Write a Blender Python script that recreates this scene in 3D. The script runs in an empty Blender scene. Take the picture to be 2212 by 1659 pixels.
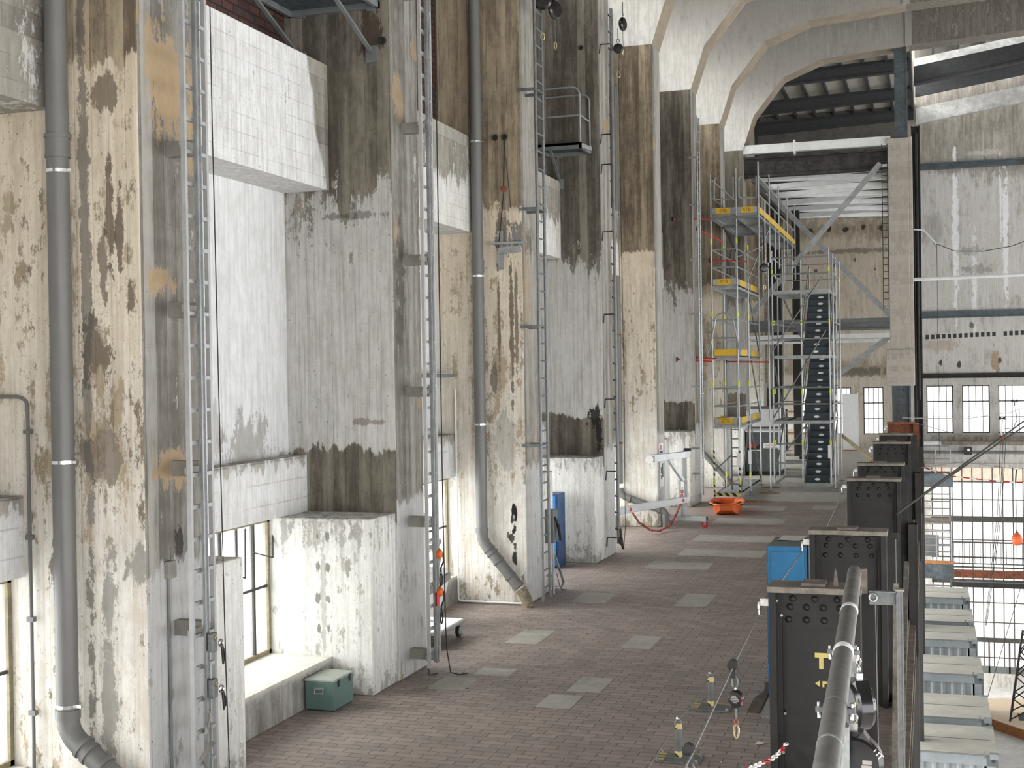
EXPO = -0.48; SKY = 8.0
import bpy, math, random
from mathutils import Vector, Matrix
random.seed(11)
SC = bpy.context.scene
C = SC.collection
PI = math.pi

# ------------------------------------------------------------------ mesh helper
class MB:
    def __init__(s):
        s.v = []; s.f = []; s.mi = []; s.smooth = []
    def add(s, vs, fs, mi=0, smooth=False):
        b = len(s.v)
        s.v += [tuple(v) for v in vs]
        for f in fs:
            s.f.append(tuple(i + b for i in f)); s.mi.append(mi); s.smooth.append(smooth)
        return s
    def box(s, x0, x1, y0, y1, z0, z1, mi=0, mis=None):
        v = [(x0,y0,z0),(x1,y0,z0),(x1,y1,z0),(x0,y1,z0),(x0,y0,z1),(x1,y0,z1),(x1,y1,z1),(x0,y1,z1)]
        f = [(0,3,2,1),(4,5,6,7),(0,1,5,4),(1,2,6,5),(2,3,7,6),(3,0,4,7)]  # -z +z -y +x +y -x
        b = len(s.v); s.v += v
        for k, q in enumerate(f):
            s.f.append(tuple(i+b for i in q)); s.mi.append(mis[k] if mis else mi); s.smooth.append(False)
        return s
    def bar(s, p0, p1, w, h, up=(0,0,1), mi=0):
        p0 = Vector(p0); p1 = Vector(p1); d = (p1-p0).normalized(); up = Vector(up)
        if abs(d.dot(up)) > .99: up = Vector((0,1,0))
        a = d.cross(up).normalized(); b = a.cross(d).normalized()
        a = a*(w/2); b = b*(h/2)
        vs = [p0-a-b, p0+a-b, p0+a+b, p0-a+b, p1-a-b, p1+a-b, p1+a+b, p1-a+b]
        return s.add(vs, [(0,3,2,1),(4,5,6,7),(0,1,5,4),(1,2,6,5),(2,3,7,6),(3,0,4,7)], mi)
    def tube(s, pts, r, n=8, closed=False, mi=0, r2=None):
        pts = [Vector(p) for p in pts]; m = len(pts); rings = []
        up = None
        for i, p in enumerate(pts):
            if closed: t = (pts[(i+1) % m] - pts[i-1])
            else: t = pts[min(i+1, m-1)] - pts[max(i-1, 0)]
            t.normalize()
            if up is None:
                up = Vector((0,0,1)) if abs(t.z) < .9 else Vector((0,1,0))
            a = t.cross(up)
            if a.length < 1e-6: a = t.cross(Vector((1,0,0)))
            a.normalize(); b = a.cross(t).normalized(); up = b
            rr = r if r2 is None else r + (r2-r)*i/(m-1)
            rings.append([p + a*(rr*math.cos(2*PI*k/n)) + b*(rr*math.sin(2*PI*k/n)) for k in range(n)])
        vs = [q for R in rings for q in R]; fs = []
        for i in range(m if closed else m-1):
            j = (i+1) % m
            for k in range(n):
                l = (k+1) % n
                fs.append((i*n+k, i*n+l, j*n+l, j*n+k))
        s.add(vs, fs, mi, True)
        if not closed:
            b = len(s.v) - m*n
            s.f.append(tuple(b+k for k in range(n))[::-1]); s.mi.append(mi); s.smooth.append(False)
            s.f.append(tuple(b+(m-1)*n+k for k in range(n))); s.mi.append(mi); s.smooth.append(False)
        return s
    def cyl(s, p0, p1, r, n=12, mi=0, r2=None):
        return s.tube([p0, p1], r, n, False, mi, r2)
    def ring(s, c, R, r, axis='z', n=16, m=6, mi=0, sx=1, sz=1):
        pts = []
        for k in range(n):
            a = 2*PI*k/n; u = R*math.cos(a)*sx; v = R*math.sin(a)*sz
            q = {'z': (u,v,0), 'y': (u,0,v), 'x': (0,u,v)}[axis]
            pts.append((c[0]+q[0], c[1]+q[1], c[2]+q[2]))
        return s.tube(pts, r, m, True, mi)
    def prism(s, poly, plane, a0, a1, mi=0, mis=None):
        def P(u, v, a):
            return {'xz': (u,a,v), 'xy': (u,v,a), 'yz': (a,u,v)}[plane]
        n = len(poly); vs = [P(u,v,a0) for u,v in poly] + [P(u,v,a1) for u,v in poly]
        fs = [tuple(range(n)), tuple(range(2*n-1, n-1, -1))] + [(i, i+n, (i+1)%n+n, (i+1)%n) for i in range(n)]
        s.add(vs, fs, mi)
        if mis:
            for k in range(len(fs)): s.mi[len(s.mi)-len(fs)+k] = mis[min(k, len(mis)-1)]
        return s
    def lathe(s, prof, c=(0,0,0), axis='z', n=20, mi=0):
        rings = []
        for r, h in prof:
            R = []
            for k in range(n):
                a = 2*PI*k/n; u = r*math.cos(a); v = r*math.sin(a)
                q = {'z': (u,v,h), 'y': (u,h,v), 'x': (h,u,v)}[axis]
                R.append((c[0]+q[0], c[1]+q[1], c[2]+q[2]))
            rings.append(R)
        vs = [q for R in rings for q in R]; fs = []
        for i in range(len(rings)-1):
            for k in range(n):
                l = (k+1) % n
                fs.append((i*n+k, i*n+l, (i+1)*n+l, (i+1)*n+k))
        fs.append(tuple(range(n))[::-1]); fs.append(tuple((len(rings)-1)*n+k for k in range(n)))
        return s.add(vs, fs, mi, True)
    def xf(s, M):
        s.v = [tuple(M @ Vector(v)) for v in s.v]; return s
    def build(s, name, mats, parent=None, bevel=0.0, loc=None):
        me = bpy.data.meshes.new(name)
        me.from_pydata(s.v, [], s.f)
        if not isinstance(mats, (list, tuple)): mats = [mats]
        for m in mats: me.materials.append(m)
        me.polygons.foreach_set('material_index', s.mi)
        me.polygons.foreach_set('use_smooth', s.smooth)
        import bmesh
        b = bmesh.new(); b.from_mesh(me); bmesh.ops.recalc_face_normals(b, faces=b.faces[:]); b.to_mesh(me); b.free()
        if any(s.smooth): me.set_sharp_from_angle(angle=math.radians(38))
        o = bpy.data.objects.new(name, me); C.objects.link(o)
        if parent is not None: o.parent = parent
        if loc is not None: o.location = loc
        if bevel:
            md = o.modifiers.new('bevel', 'BEVEL'); md.width = bevel; md.segments = 2; md.limit_method = 'ANGLE'; md.angle_limit = math.radians(50)
        return o

def tag(o, label, cat, group=None):
    o['label'] = label; o['category'] = cat
    if group: o['group'] = group
    return o
def thing(name, label, cat, loc=(0,0,0), rotz=0.0, group=None):
    o = bpy.data.objects.new(name, None); C.objects.link(o); o.empty_display_size = .2
    o.location = loc; o.rotation_euler = (0,0,rotz)
    return tag(o, label, cat, group)
def struct(o, label=None):
    o['kind'] = 'structure'
    if label: o['label'] = label
    return o
def dup(root, loc, label=None, rotz=None):
    def cp(o, par):
        c = o.copy(); C.objects.link(c); c.parent = par
        for ch in kids.get(o.name, []): cp(ch, c)
        return c
    kids = {}
    for o in bpy.data.objects:
        if o.parent: kids.setdefault(o.parent.name, []).append(o)
    r = cp(root, None); r.location = loc
    if rotz is not None: r.rotation_euler = (0,0,rotz)
    if label: r['label'] = label
    return r
def text_mesh(s, size, origin, right, up, mat, name, parent, depth=.002, align='CENTER'):
    cu = bpy.data.curves.new(name, 'FONT'); cu.body = s; cu.size = size; cu.align_x = align; cu.align_y = 'CENTER'; cu.extrude = depth
    t = bpy.data.objects.new(name, cu); C.objects.link(t)
    me = bpy.data.meshes.new_from_object(t.evaluated_get(bpy.context.evaluated_depsgraph_get()))
    bpy.data.objects.remove(t); bpy.data.curves.remove(cu)
    r = Vector(right).normalized(); u = Vector(up).normalized(); n = r.cross(u)
    M = Matrix(((r.x,u.x,n.x,origin[0]),(r.y,u.y,n.y,origin[1]),(r.z,u.z,n.z,origin[2]),(0,0,0,1)))
    me.transform(M); me.materials.clear(); me.materials.append(mat); me.name = name
    o = bpy.data.objects.new(name, me); C.objects.link(o); o.parent = parent
    return o
def bend(p0, p1, p2, r, n=5):
    """points rounding the corner p1"""
    p0 = Vector(p0); p1 = Vector(p1); p2 = Vector(p2)
    a = p1 + (p0-p1).normalized()*r; b = p1 + (p2-p1).normalized()*r
    return [a*(1-t)**2 + p1*(2*t*(1-t)) + b*t*t for t in [k/n for k in range(n+1)]]

# ------------------------------------------------------------------ materials
class G:
    def __init__(s, name):
        s.m = bpy.data.materials.new(name); s.m.use_nodes = True
        s.t = s.m.node_tree; s.b = s.t.nodes['Principled BSDF']; s.out = s.t.nodes['Material Output']
    def n(s, t, **kw):
        x = s.t.nodes.new(t)
        for k, v in kw.items(): setattr(x, k, v)
        return x
    def put(s, i, v):
        if isinstance(v, bpy.types.NodeSocket): s.t.links.new(v, i)
        elif isinstance(v, (int, float)) and i.type == 'RGBA': i.default_value = (v, v, v, 1)
        elif isinstance(v, (tuple, list)) and i.type == 'RGBA': i.default_value = tuple(v)[:3] + (1,)
        else: i.default_value = v
    def ma(s, op, a, b=0.0, c=0.0, clamp=False):
        x = s.n('ShaderNodeMath', operation=op, use_clamp=clamp)
        for i, q in enumerate((a, b, c)): s.put(x.inputs[i], q)
        return x.outputs[0]
    def mix(s, f, a, b, blend='MIX'):
        x = s.n('ShaderNodeMix', data_type='RGBA', blend_type=blend)
        s.put(x.inputs[0], f); s.put(x.inputs[6], a); s.put(x.inputs[7], b)
        return x.outputs[2]
    def noise(s, vec, scale, detail=4.0, rough=.5, dist=0.0):
        x = s.n('ShaderNodeTexNoise'); s.put(x.inputs['Vector'], vec)
        x.inputs['Scale'].default_value = scale; x.inputs['Detail'].default_value = detail
        x.inputs['Roughness'].default_value = rough; x.inputs['Distortion'].default_value = dist
        return x.outputs[0]
    def vm(s, op, a, b):
        x = s.n('ShaderNodeVectorMath', operation=op); s.put(x.inputs[0], a); s.put(x.inputs[1], b)
        return x.outputs[0]
    def ramp(s, f, stops, interp='LINEAR'):
        x = s.n('ShaderNodeValToRGB'); x.color_ramp.interpolation = interp
        e = x.color_ramp.elements
        while len(e) < len(stops): e.new(.5)
        for q, (p, c) in zip(e, stops):
            q.position = p; q.color = (c,c,c,1) if isinstance(c, (int, float)) else tuple(c)[:3]+(1,)
        s.put(x.inputs[0], f)
        return x.outputs[0]
    def mr(s, v, a, b, c=0.0, d=1.0, smooth=True):
        x = s.n('ShaderNodeMapRange'); x.interpolation_type = 'SMOOTHSTEP' if smooth else 'LINEAR'
        for i, q in enumerate((v, a, b, c, d)): s.put(x.inputs[i], q)
        return x.outputs[0]
    def sep(s, v):
        x = s.n('ShaderNodeSeparateXYZ'); s.put(x.inputs[0], v); return x.outputs
    def pos(s): return s.n('ShaderNodeNewGeometry').outputs['Position']
    def obj(s): return s.n('ShaderNodeTexCoord').outputs['Object']
    def bump(s, h, strength=.3, dist=.02):
        x = s.n('ShaderNodeBump'); x.inputs['Strength'].default_value = strength; x.inputs['Distance'].default_value = dist
        s.put(x.inputs['Height'], h); s.t.links.new(x.outputs[0], s.b.inputs['Normal'])
    def done(s, col, rough=.8, metal=0.0, spec=None):
        s.put(s.b.inputs['Base Color'], col); s.put(s.b.inputs['Roughness'], rough); s.put(s.b.inputs['Metallic'], metal)
        if spec is not None: s.b.inputs['Specular IOR Level'].default_value = spec
        return s.m

def plain(name, col, rough=.6, metal=0.0, var=.25, scale=6.0, dirt=None, dirt_amt=.35, stretch=(1,1,1), spec=None, bump=0.0):
    g = G(name); p = g.vm('MULTIPLY', g.obj(), stretch)
    n1 = g.noise(p, scale, 4, .65); n2 = g.noise(p, scale*4.3, 2, .6)
    k = g.ma('ADD', g.ma('MULTIPLY', n1, .7), g.ma('MULTIPLY', n2, .3))
    dk = tuple(c*(1-var) for c in col); lt = tuple(min(1, c*(1+var*.8)) for c in col)
    c = g.mix(g.mr(k, .35, .65), dk, lt)
    if dirt is not None:
        c = g.mix(g.ma('MULTIPLY', g.mr(g.noise(p, scale*.55, 7, .7), .5, .68), dirt_amt), c, dirt)
    if bump: g.bump(n2, bump, .01)
    return g.done(c, g.mr(n1, .3, .7, max(.05, rough-.12), min(1, rough+.12)), metal, spec)

def wall_mat(name, dark, light, paint, cov, board='v', grime=.5, off=(0,0,0), zw=1.0, bw=.165, linew=.03, raw=None, bare_mix=.35, pline=.3, patch=None, patch_amt=0.0, flake=7.0, sharp=.03, speck=.5, scars=()):
    """board-marked concrete under peeling paint; paint tone and cover are set by height (metres)"""
    g = G(name); P = g.pos(); p = g.vm('ADD', P, off); x, y, z = g.sep(P)
    B = g.noise(p, .8, 3, .6); S = g.noise(g.vm('MULTIPLY', p, (7,7,.5)), 1.0, 5, .68)
    F = g.noise(g.vm('MULTIPLY', p, (1,1,.5)), flake, 6, .78); S2 = g.noise(g.vm('MULTIPLY', p, (22,22,.9)), 1.0, 3, .6)
    zz = g.ma('ADD', z, g.ma('MULTIPLY', g.ma('ADD', g.ma('ADD', B, S), -1.0), zw))
    if raw:      # bare concrete beyond a ragged upright edge
        edge = g.ma('ADD', y, g.ma('MULTIPLY', g.ma('ADD', B, -.5), .5))
        edge = g.ma('ADD', edge, g.ma('MULTIPLY', z, raw[1]))
        bare = g.mr(edge, raw[0]-.03, raw[0]+.05)
    cv = g.ramp(g.ma('MULTIPLY', zz, 1/16.0), [(h/16.0, c) for h, c in cov])
    n = g.ma('ADD', g.ma('ADD', g.ma('MULTIPLY', F, .5), g.ma('MULTIPLY', S, .32)), g.ma('MULTIPLY', B, .18))
    mask = g.mr(n, g.ma('ADD', cv, -sharp), g.ma('ADD', cv, sharp), 1.0, 0.0)
    if raw: mask = g.ma('MULTIPLY', mask, g.ma('SUBTRACT', 1.0, bare))
    if board == 'n': line = 0.0; rnd = .5
    else:
        u = g.ma('MULTIPLY', g.ma('ADD', x, y) if board == 'v' else z, 1/bw)
        fl = g.ma('FLOOR', u); fr = g.ma('SUBTRACT', u, fl)
        line = g.mr(g.ma('MINIMUM', fr, g.ma('SUBTRACT', 1.0, fr)), 0.0, linew*2, 1.0, 0.0)
        line = g.ma('MULTIPLY', line, g.mr(g.noise(p, 1.7, 3), .4, .6))
        wn = g.n('ShaderNodeTexWhiteNoise', noise_dimensions='1D'); g.put(wn.inputs['W'], fl); rnd = wn.outputs['Value']
    k = g.ma('ADD', g.ma('ADD', g.ma('MULTIPLY', S, .5), g.ma('MULTIPLY', rnd, .16)), g.ma('MULTIPLY', F, .34))
    conc = g.mix(g.mr(k, .36, .64), dark, light)
    if patch is not None:
        conc = g.mix(g.ma('MULTIPLY', g.mr(g.noise(p, 1.1, 4, .6), .645, .67), patch_amt), conc, patch)
    if board != 'n': conc = g.mix(g.ma('MULTIPLY', line, .55), conc, tuple(c*.45 for c in dark))
    pc = g.ramp(g.ma('MULTIPLY', z, 1/16.0), [(h/16.0, c) for h, c in paint])
    pc = g.mix(g.mr(S2, .3, .6, .42, 0.0), pc, light)
    pc = g.mix(g.mr(F, .38, .6, bare_mix, 0.0), pc, light)
    if board != 'n': pc = g.mix(g.ma('MULTIPLY', line, pline), pc, tuple(c*.6 for c in dark))
    col = g.mix(mask, conc, pc)
    gn = g.mr(g.noise(g.vm('MULTIPLY', p, (2.6,2.6,.7)), 1.0, 4, .72), .52, .72)
    col = g.mix(g.ma('MULTIPLY', gn, grime), col, g.mix(.5, col, (.05,.042,.034), 'MULTIPLY'))
    sp = g.mr(g.noise(p, 31, 2, .5), .69, .74)
    col = g.mix(g.ma('MULTIPLY', sp, speck), col, (.06,.055,.048))
    for c, r, sc, amt in scars:      # spalls, scorch, mould and other ragged patches at their own place on the wall
        q = g.vm('MULTIPLY', g.vm('SUBTRACT', P, c), tuple(1/v for v in r))
        ln = g.n('ShaderNodeVectorMath', operation='LENGTH'); g.put(ln.inputs[0], q)
        e = g.ma('ADD', ln.outputs['Value'], g.ma('ADD', g.ma('MULTIPLY', g.ma('ADD', F, -.5), 4.4), g.ma('MULTIPLY', g.ma('ADD', S, -.5), 1.6)))
        col = g.mix(g.ma('MULTIPLY', g.mr(e, .82, 1.02, 1.0, 0.0), amt), col, g.mix(.4, sc, g.mix(F, (.1,.1,.1), (1.9,1.9,1.9)), 'MULTIPLY'))
    h = g.noise(g.vm('MULTIPLY', p, (1,1,.5)), 13, 3, .7)
    if board != 'n': h = g.ma('ADD', h, g.mr(g.ma('MINIMUM', fr, g.ma('SUBTRACT', 1.0, fr)), 0.0, linew*2, -.35, 0.0))
    g.bump(h, .4, .012)
    return g.done(col, .88, 0, .25)

WHITE = (.74,.73,.69); CREAM = (.72,.66,.54); GREYP = (.50,.50,.485)
BRN_D = (.085,.070,.052); BRN_L = (.26,.22,.165); GRY_D = (.15,.138,.118); GRY_L = (.36,.345,.31)
XP_ = -6.2
TAN = (.40,.295,.18); BRN = (.15,.12,.088); GRY = (.30,.285,.255); BLK = (.02,.018,.016); MLD = (.12,.11,.09); PALE = (.80,.81,.81); RUST = (.30,.19,.09)
def _w(*a): return [((x,y,z),(rx,ry,rz),c,m) for x,y,z,rx,ry,rz,c,m in a]
Q1 = 9.3; Q3 = 19.96
SCAR_ODD = _w((-6.66,Q1,3.98,.16,.6,.30,BRN,.9),(-6.62,Q1,3.12,.24,.6,.24,BRN,.75),(-6.30,Q1,4.43,.05,.6,.16,BRN,.9),(-6.27,Q1,2.2,.13,.6,.16,GRY,.95),(-6.56,Q1,1.9,.07,.6,.4,GRY,.9),(-6.58,Q1,1.1,.08,.6,.55,GRY,.9),
    (-6.5,Q1,5.1,.045,.6,.42,BRN,.9),(-6.4,Q1,4.95,.04,.6,.40,BRN,.9),(-6.56,Q1,4.75,.05,.6,.3,BRN,.8),(-6.52,Q1,6.15,.15,.6,.15,BRN,.8),(-7.1,Q1,2.15,.07,.6,.22,BRN,.85),(-7.08,Q1,1.45,.05,.6,.2,GRY,.9),(-6.74,Q1,4.5,.05,.4,3.2,(.12,.11,.1),.7),  # last of these: tall dark strip right of the downpipe
    (-6.42,Q3,1.56,.03,.6,.10,BLK,1.0),(-6.385,Q3,1.46,.02,.6,.13,BLK,1.0),(-6.45,Q3,1.36,.035,.6,.09,BLK,.95),(-6.41,Q3,1.22,.04,.6,.10,BLK,1.0),(-6.44,Q3,1.08,.05,.6,.06,BLK,.9),(-6.40,Q3,.95,.03,.6,.08,BLK,.9),(-6.41,Q3,.78,.03,.6,.12,BLK,.95),(-6.52,Q3,1.14,.02,.6,.05,BLK,.8),(-6.3,Q3,5.95,.11,.6,.22,(.2,.195,.19),.95),(-6.52,Q3,6.1,.12,.6,.4,BRN,.85),(-6.62,Q3,4.4,.03,.6,1.1,BRN,.9),(-6.40,Q3,4.5,.03,.6,1.2,BRN,.9),(-6.32,Q3,4.7,.025,.6,1.0,BRN,.8),(-6.7,Q3,3.7,.06,.6,.35,MLD,.8),(-6.55,Q3,2.6,.2,.6,.5,GRY,.6))
SCAR_SIDE = _w((XP_,9.75,6.3,.5,.42,.42,TAN,.95),(XP_,10.05,5.9,.5,.12,.35,TAN,.9),(XP_,9.55,4.58,.5,.2,.12,TAN,.9),(XP_,9.75,2.98,.5,.3,.16,TAN,.85),(XP_,14.86,7.2,.5,.14,.3,TAN,.8),(XP_,14.75,5.5,.5,.08,.15,TAN,.8),(XP_,14.85,5.0,.5,.13,.62,MLD,.95),(XP_,14.8,4.4,.5,.1,.3,MLD,.9),(XP_,9.8,2.35,.5,.06,.14,BLK,.7),(XP_,20.2,5.2,.5,.2,.9,TAN,.55),(XP_,20.3,5.9,.5,.16,.3,BLK,.5))
SCAR_EVEN = _w((-6.4,25.29,2.85,.14,.6,.2,BLK,.95),(-6.3,25.29,2.5,.07,.6,.28,BLK,.95),(-6.75,14.63,5.72,.35,.6,.05,BLK,.5),(-6.5,14.63,3.18,.28,.6,.035,BRN,.6),(-6.45,14.63,8.0,.14,.6,.35,(.06,.04,.03),.8))
SCAR_PED = _w(*[(x,13.9,z,.03,.4,.06,(.10,.09,.07),.75) for z in (1.86,1.5,1.12,.76) for x in (-6.92,-6.79)],(-6.54,13.9,1.5,.06,.4,.1,GRY,.9),(-6.85,13.9,1.2,.04,.4,.7,GRY,.6))
SCAR_FAR = _w((1.25,62.6,9.8,.13,1,3.4,PALE,.85),(3.4,62.6,9.6,.12,1,3.3,PALE,.8),(3.2,62.6,11.0,.04,1,2,PALE,.7),(2.05,62.6,7.6,.10,1,1.9,PALE,.7),(2.6,62.6,13.4,.9,1,.14,PALE,.2),(2.9,62.6,4.0,.2,1,.5,RUST,.7),(.6,62.6,4.7,.8,1,.3,RUST,.4),(2.2,62.6,8.1,.7,1,.2,MLD,.45),(.3,62.6,10.1,.5,1,.7,MLD,.3),(1.9,62.6,9.0,.5,1,.2,MLD,.4),(.55,62.6,3.9,.08,1,.12,BLK,.9),(1.35,62.6,3.85,.07,1,.16,BLK,.9),(3.1,62.6,3.95,.08,1,.15,BLK,.8),(1.9,62.6,5.6,.1,1,.1,BLK,.7))
SCAR_FAR_TAN = _w(*[(-5.2+.8*i,62.6,10.2+.1*(i%2),.14,1,.14,BLK,.9) for i in range(6)],*[(-5+.9*i,62.6,8.3+.25*(i%3),.07,1,.1,BLK,.8) for i in range(5)],(-3.5,62.6,9.2,2.4,1,.12,MLD,.7),(-3.6,62.6,3.55,2,1,.2,MLD,.8))
SCAR_NICHE = _w((-7.66,13.6,3.0,.5,.5,.3,GRY,.7),(-7.66,12.9,3.2,.5,.12,.3,GRY,.5))
M = {}
M['odd'] = wall_mat('peeling_cream_paint', (.135,.107,.075), (.42,.345,.24), [(0,(.78,.77,.72)),(2.2,(.72,.70,.65)),(4.2,(.73,.67,.555)),(6.2,(.70,.61,.475)),(16,(.5,.44,.34))],
    [(0,.52),(.8,.57),(2.0,.57),(2.8,.53),(4.2,.535),(5.2,.535),(5.9,.57),(6.45,.57),(6.6,.30),(16,.26)], grime=.5, zw=.55, pline=.15, scars=SCAR_ODD)
M['even'] = wall_mat('grey_washed_concrete', (.072,.062,.049), (.225,.202,.163), [(0,(.66,.66,.63)),(2.0,(.58,.575,.55)),(6.2,(.47,.46,.44)),(16,(.4,.38,.34))],
    [(0,.6),(1.9,.6),(2.04,.24),(2.72,.26),(2.95,.64),(4.5,.66),(5.3,.60),(5.9,.53),(6.3,.40),(7.2,.27),(16,.2)], grime=.35, zw=.6, pline=.25, bare_mix=.25, scars=SCAR_EVEN)
M['side'] = wall_mat('bare_grey_side_concrete', GRY_D, GRY_L, [(0,(.52,.53,.53)),(2.1,(.50,.50,.49)),(16,(.55,.5,.42))],
    [(0,.54),(1.9,.58),(2.1,.58),(2.3,.40),(6,.42),(9,.40),(16,.4)], grime=.4, zw=.25, patch=(.36,.25,.13), patch_amt=.6, off=(3,7,1), scars=SCAR_SIDE)
M['lintel'] = wall_mat('whitewashed_lintel', GRY_D, (.36,.34,.295), [(0,(.72,.73,.73)),(16,(.70,.71,.71))], [(0,.64),(7.0,.60),(16,.58)], board='h', grime=.22, bw=.2, linew=.02, raw=(16.72,.35), pline=.35)
M['lintel_grey'] = wall_mat('half_washed_lintel', GRY_D, (.36,.34,.295), [(0,(.70,.70,.69)),(16,(.62,.6,.55))], [(0,.66),(6.6,.64),(6.85,.42),(16,.36)], board='h', grime=.3, bw=.2, linew=.02, off=(5,2,0), zw=.5)
M['niche'] = wall_mat('pale_niche_paint', GRY_D, (.44,.43,.40), [(0,(.72,.73,.735)),(16,(.68,.69,.70))], [(0,.5),(2.75,.5),(3.1,.6),(3.5,.72),(16,.72)], board='v', grime=.08, zw=.7, bw=.4, pline=.05, speck=.25, scars=SCAR_NICHE)
M['ped'] = wall_mat('flaking_white_plinth', GRY_D, (.40,.39,.355), [(0,(.74,.74,.70)),(16,(.76,.75,.70))], [(0,.48),(.4,.55),(1.6,.57),(2.0,.5),(16,.5)], board='n', grime=.3, zw=.4, flake=9, off=(1,4,2), scars=SCAR_PED)
M['spandrel'] = wall_mat('streaked_white_spandrel', GRY_D, (.42,.40,.36), [(0,(.72,.73,.73)),(16,(.7,.71,.71))], [(0,.56),(2.55,.6),(2.72,.46),(16,.4)], board='h', grime=.4, zw=.12, bw=.25, off=(2,2,2))
M['sill'] = wall_mat('stained_sill', GRY_D, (.42,.41,.38), [(0,(.24,.245,.245)),(.36,(.28,.28,.27)),(.43,(.66,.63,.55)),(16,(.7,.68,.6))], [(0,.36),(.25,.44),(.36,.46),(.42,.64),(16,.64)], board='n', grime=.5, zw=.1, flake=6)
M['haunch'] = wall_mat('smooth_frame_concrete', (.17,.155,.13), (.40,.38,.34), [(0,(.74,.73,.69)),(11.5,(.74,.73,.69)),(13.0,(.62,.60,.55)),(14.2,(.38,.36,.32)),(16,(.26,.245,.215))], [(0,.62),(12.5,.64),(14,.56),(16,.5)], board='n', grime=.3, zw=.9, off=(9,3,1), speck=.2)  # tone fades upward: falloff of window light put into the paint
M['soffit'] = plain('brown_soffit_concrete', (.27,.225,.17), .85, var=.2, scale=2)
M['far'] = wall_mat('stained_far_wall', (.17,.15,.125), (.40,.375,.33), [(0,(.56,.55,.52)),(5,(.60,.59,.565)),(16,(.56,.555,.54))], [(0,.52),(5,.56),(9,.57),(12.4,.54),(12.9,.42),(16,.38)], board='n', grime=.4, zw=1.6, off=(4,4,4), flake=3.5, sharp=.06, scars=SCAR_FAR)
M['far_tan'] = wall_mat('tan_far_wall', (.15,.12,.085), (.38,.325,.25), [(0,(.52,.48,.41)),(16,(.50,.44,.35))], [(0,.55),(3.2,.56),(3.6,.44),(4.5,.56),(9.6,.55),(10.2,.42),(10.6,.5),(16,.4)], board='n', grime=.5, zw=.5, off=(1,9,4), flake=3.5, sharp=.06, scars=SCAR_FAR_TAN)
M['column'] = wall_mat('pinkish_column_concrete', (.32,.29,.25), (.44,.405,.355), [(0,(.44,.40,.35)),(16,(.42,.385,.335))], [(0,.5),(16,.48)], board='h', grime=.25, zw=.4, bw=.2, linew=.015, off=(2,5,8))
M['slab_edge'] = wall_mat('worn_slab_concrete', (.10,.085,.07), (.29,.26,.22), [(-0,(.4,.38,.34)),(16,(.4,.38,.34))], [(0,.42),(16,.4)], board='n', grime=.5)
M['hall_floor'] = wall_mat('pale_hall_floor', (.28,.27,.25), (.52,.51,.49), [(0,(.6,.6,.58)),(16,(.6,.6,.58))], [(0,.5),(16,.5)], board='n', grime=.35, flake=2.0, sharp=.1, speck=.1)

def brick_mat(name, c1, c2, mortar, scale, w, h, msize, plane='yz', bumpd=.01, grime=.5, rough=.85, offset=.5):
    g = G(name); P = g.pos(); x, y, z = g.sep(P)
    cb = g.n('ShaderNodeCombineXYZ')
    a, b = {'yz': (y, z), 'xy': (x, y), 'xz': (x, z)}[plane]
    g.put(cb.inputs[0], a); g.put(cb.inputs[1], b)
    v = cb.outputs[0]
    t = g.n('ShaderNodeTexBrick'); t.offset = offset; t.offset_frequency = 2; t.squash = 1
    g.put(t.inputs['Vector'], v)
    t.inputs['Scale'].default_value = scale; t.inputs['Brick Width'].default_value = w; t.inputs['Row Height'].default_value = h
    t.inputs['Mortar Size'].default_value = msize; t.inputs['Mortar Smooth'].default_value = .2; t.inputs['Bias'].default_value = 0
    g.put(t.inputs['Color1'], c1); g.put(t.inputs['Color2'], c2); g.put(t.inputs['Mortar'], mortar)
    n1 = g.noise(P, 1.1, 7, .7); n2 = g.noise(P, 9, 6, .7)
    col = g.mix(g.mr(n1, .42, .66, 0.0, grime), t.outputs['Color'], g.mix(.6, t.outputs['Color'], (.36,.34,.31), 'MULTIPLY'))
    col = g.mix(g.mr(n2, .45, .75, 0.0, .3), col, tuple(min(1, q*1.5) for q in c2))
    h = g.ma('ADD', g.ma('MULTIPLY', t.outputs['Fac'], -1.0), g.ma('MULTIPLY', n2, .35))
    g.bump(h, .5, bumpd)
    return g.done(col, g.mr(n2, .3, .7, rough-.15, rough+.08), 0, .3), g
M['lintel0'] = wall_mat('grey_lintel', GRY_D, (.33,.31,.27), [(0,(.70,.70,.69)),(16,(.62,.6,.55))], [(0,.47),(16,.47)], board='h', grime=.3, bw=.2, linew=.02, off=(5,2,0), zw=.5)
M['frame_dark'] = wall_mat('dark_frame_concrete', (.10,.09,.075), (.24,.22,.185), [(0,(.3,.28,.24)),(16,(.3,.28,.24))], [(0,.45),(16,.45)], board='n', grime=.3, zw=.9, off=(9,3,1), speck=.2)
M['brick'] = brick_mat('dark_red_brick', (.105,.045,.035), (.055,.032,.028), (.02,.018,.016), 1, .25, .105, .012, 'yz', .02)[0]
M['pale_brick'] = brick_mat('pale_brick', (.42,.36,.28), (.30,.25,.19), (.16,.14,.12), 1, .25, .08, .01, 'xz')[0]
M['paver'] = brick_mat('clay_pavers', (.36,.298,.268), (.265,.226,.206), (.085,.072,.065), 1, .275, .125, .005, 'xy', .006, .35, .62, .42)[0]
M['patch'] = plain('grey_floor_patch', (.40,.382,.34), .75, var=.15, scale=3, dirt=(.2,.18,.16))
M['pvc'] = plain('grey_pvc', (.135,.135,.128), .45, var=.12, scale=2, dirt=(.25,.24,.22), dirt_amt=.3, stretch=(1,1,.3))
M['pvc_dirty'] = plain('dirty_pipe_end', (.22,.185,.125), .8, var=.5, scale=9)
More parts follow.
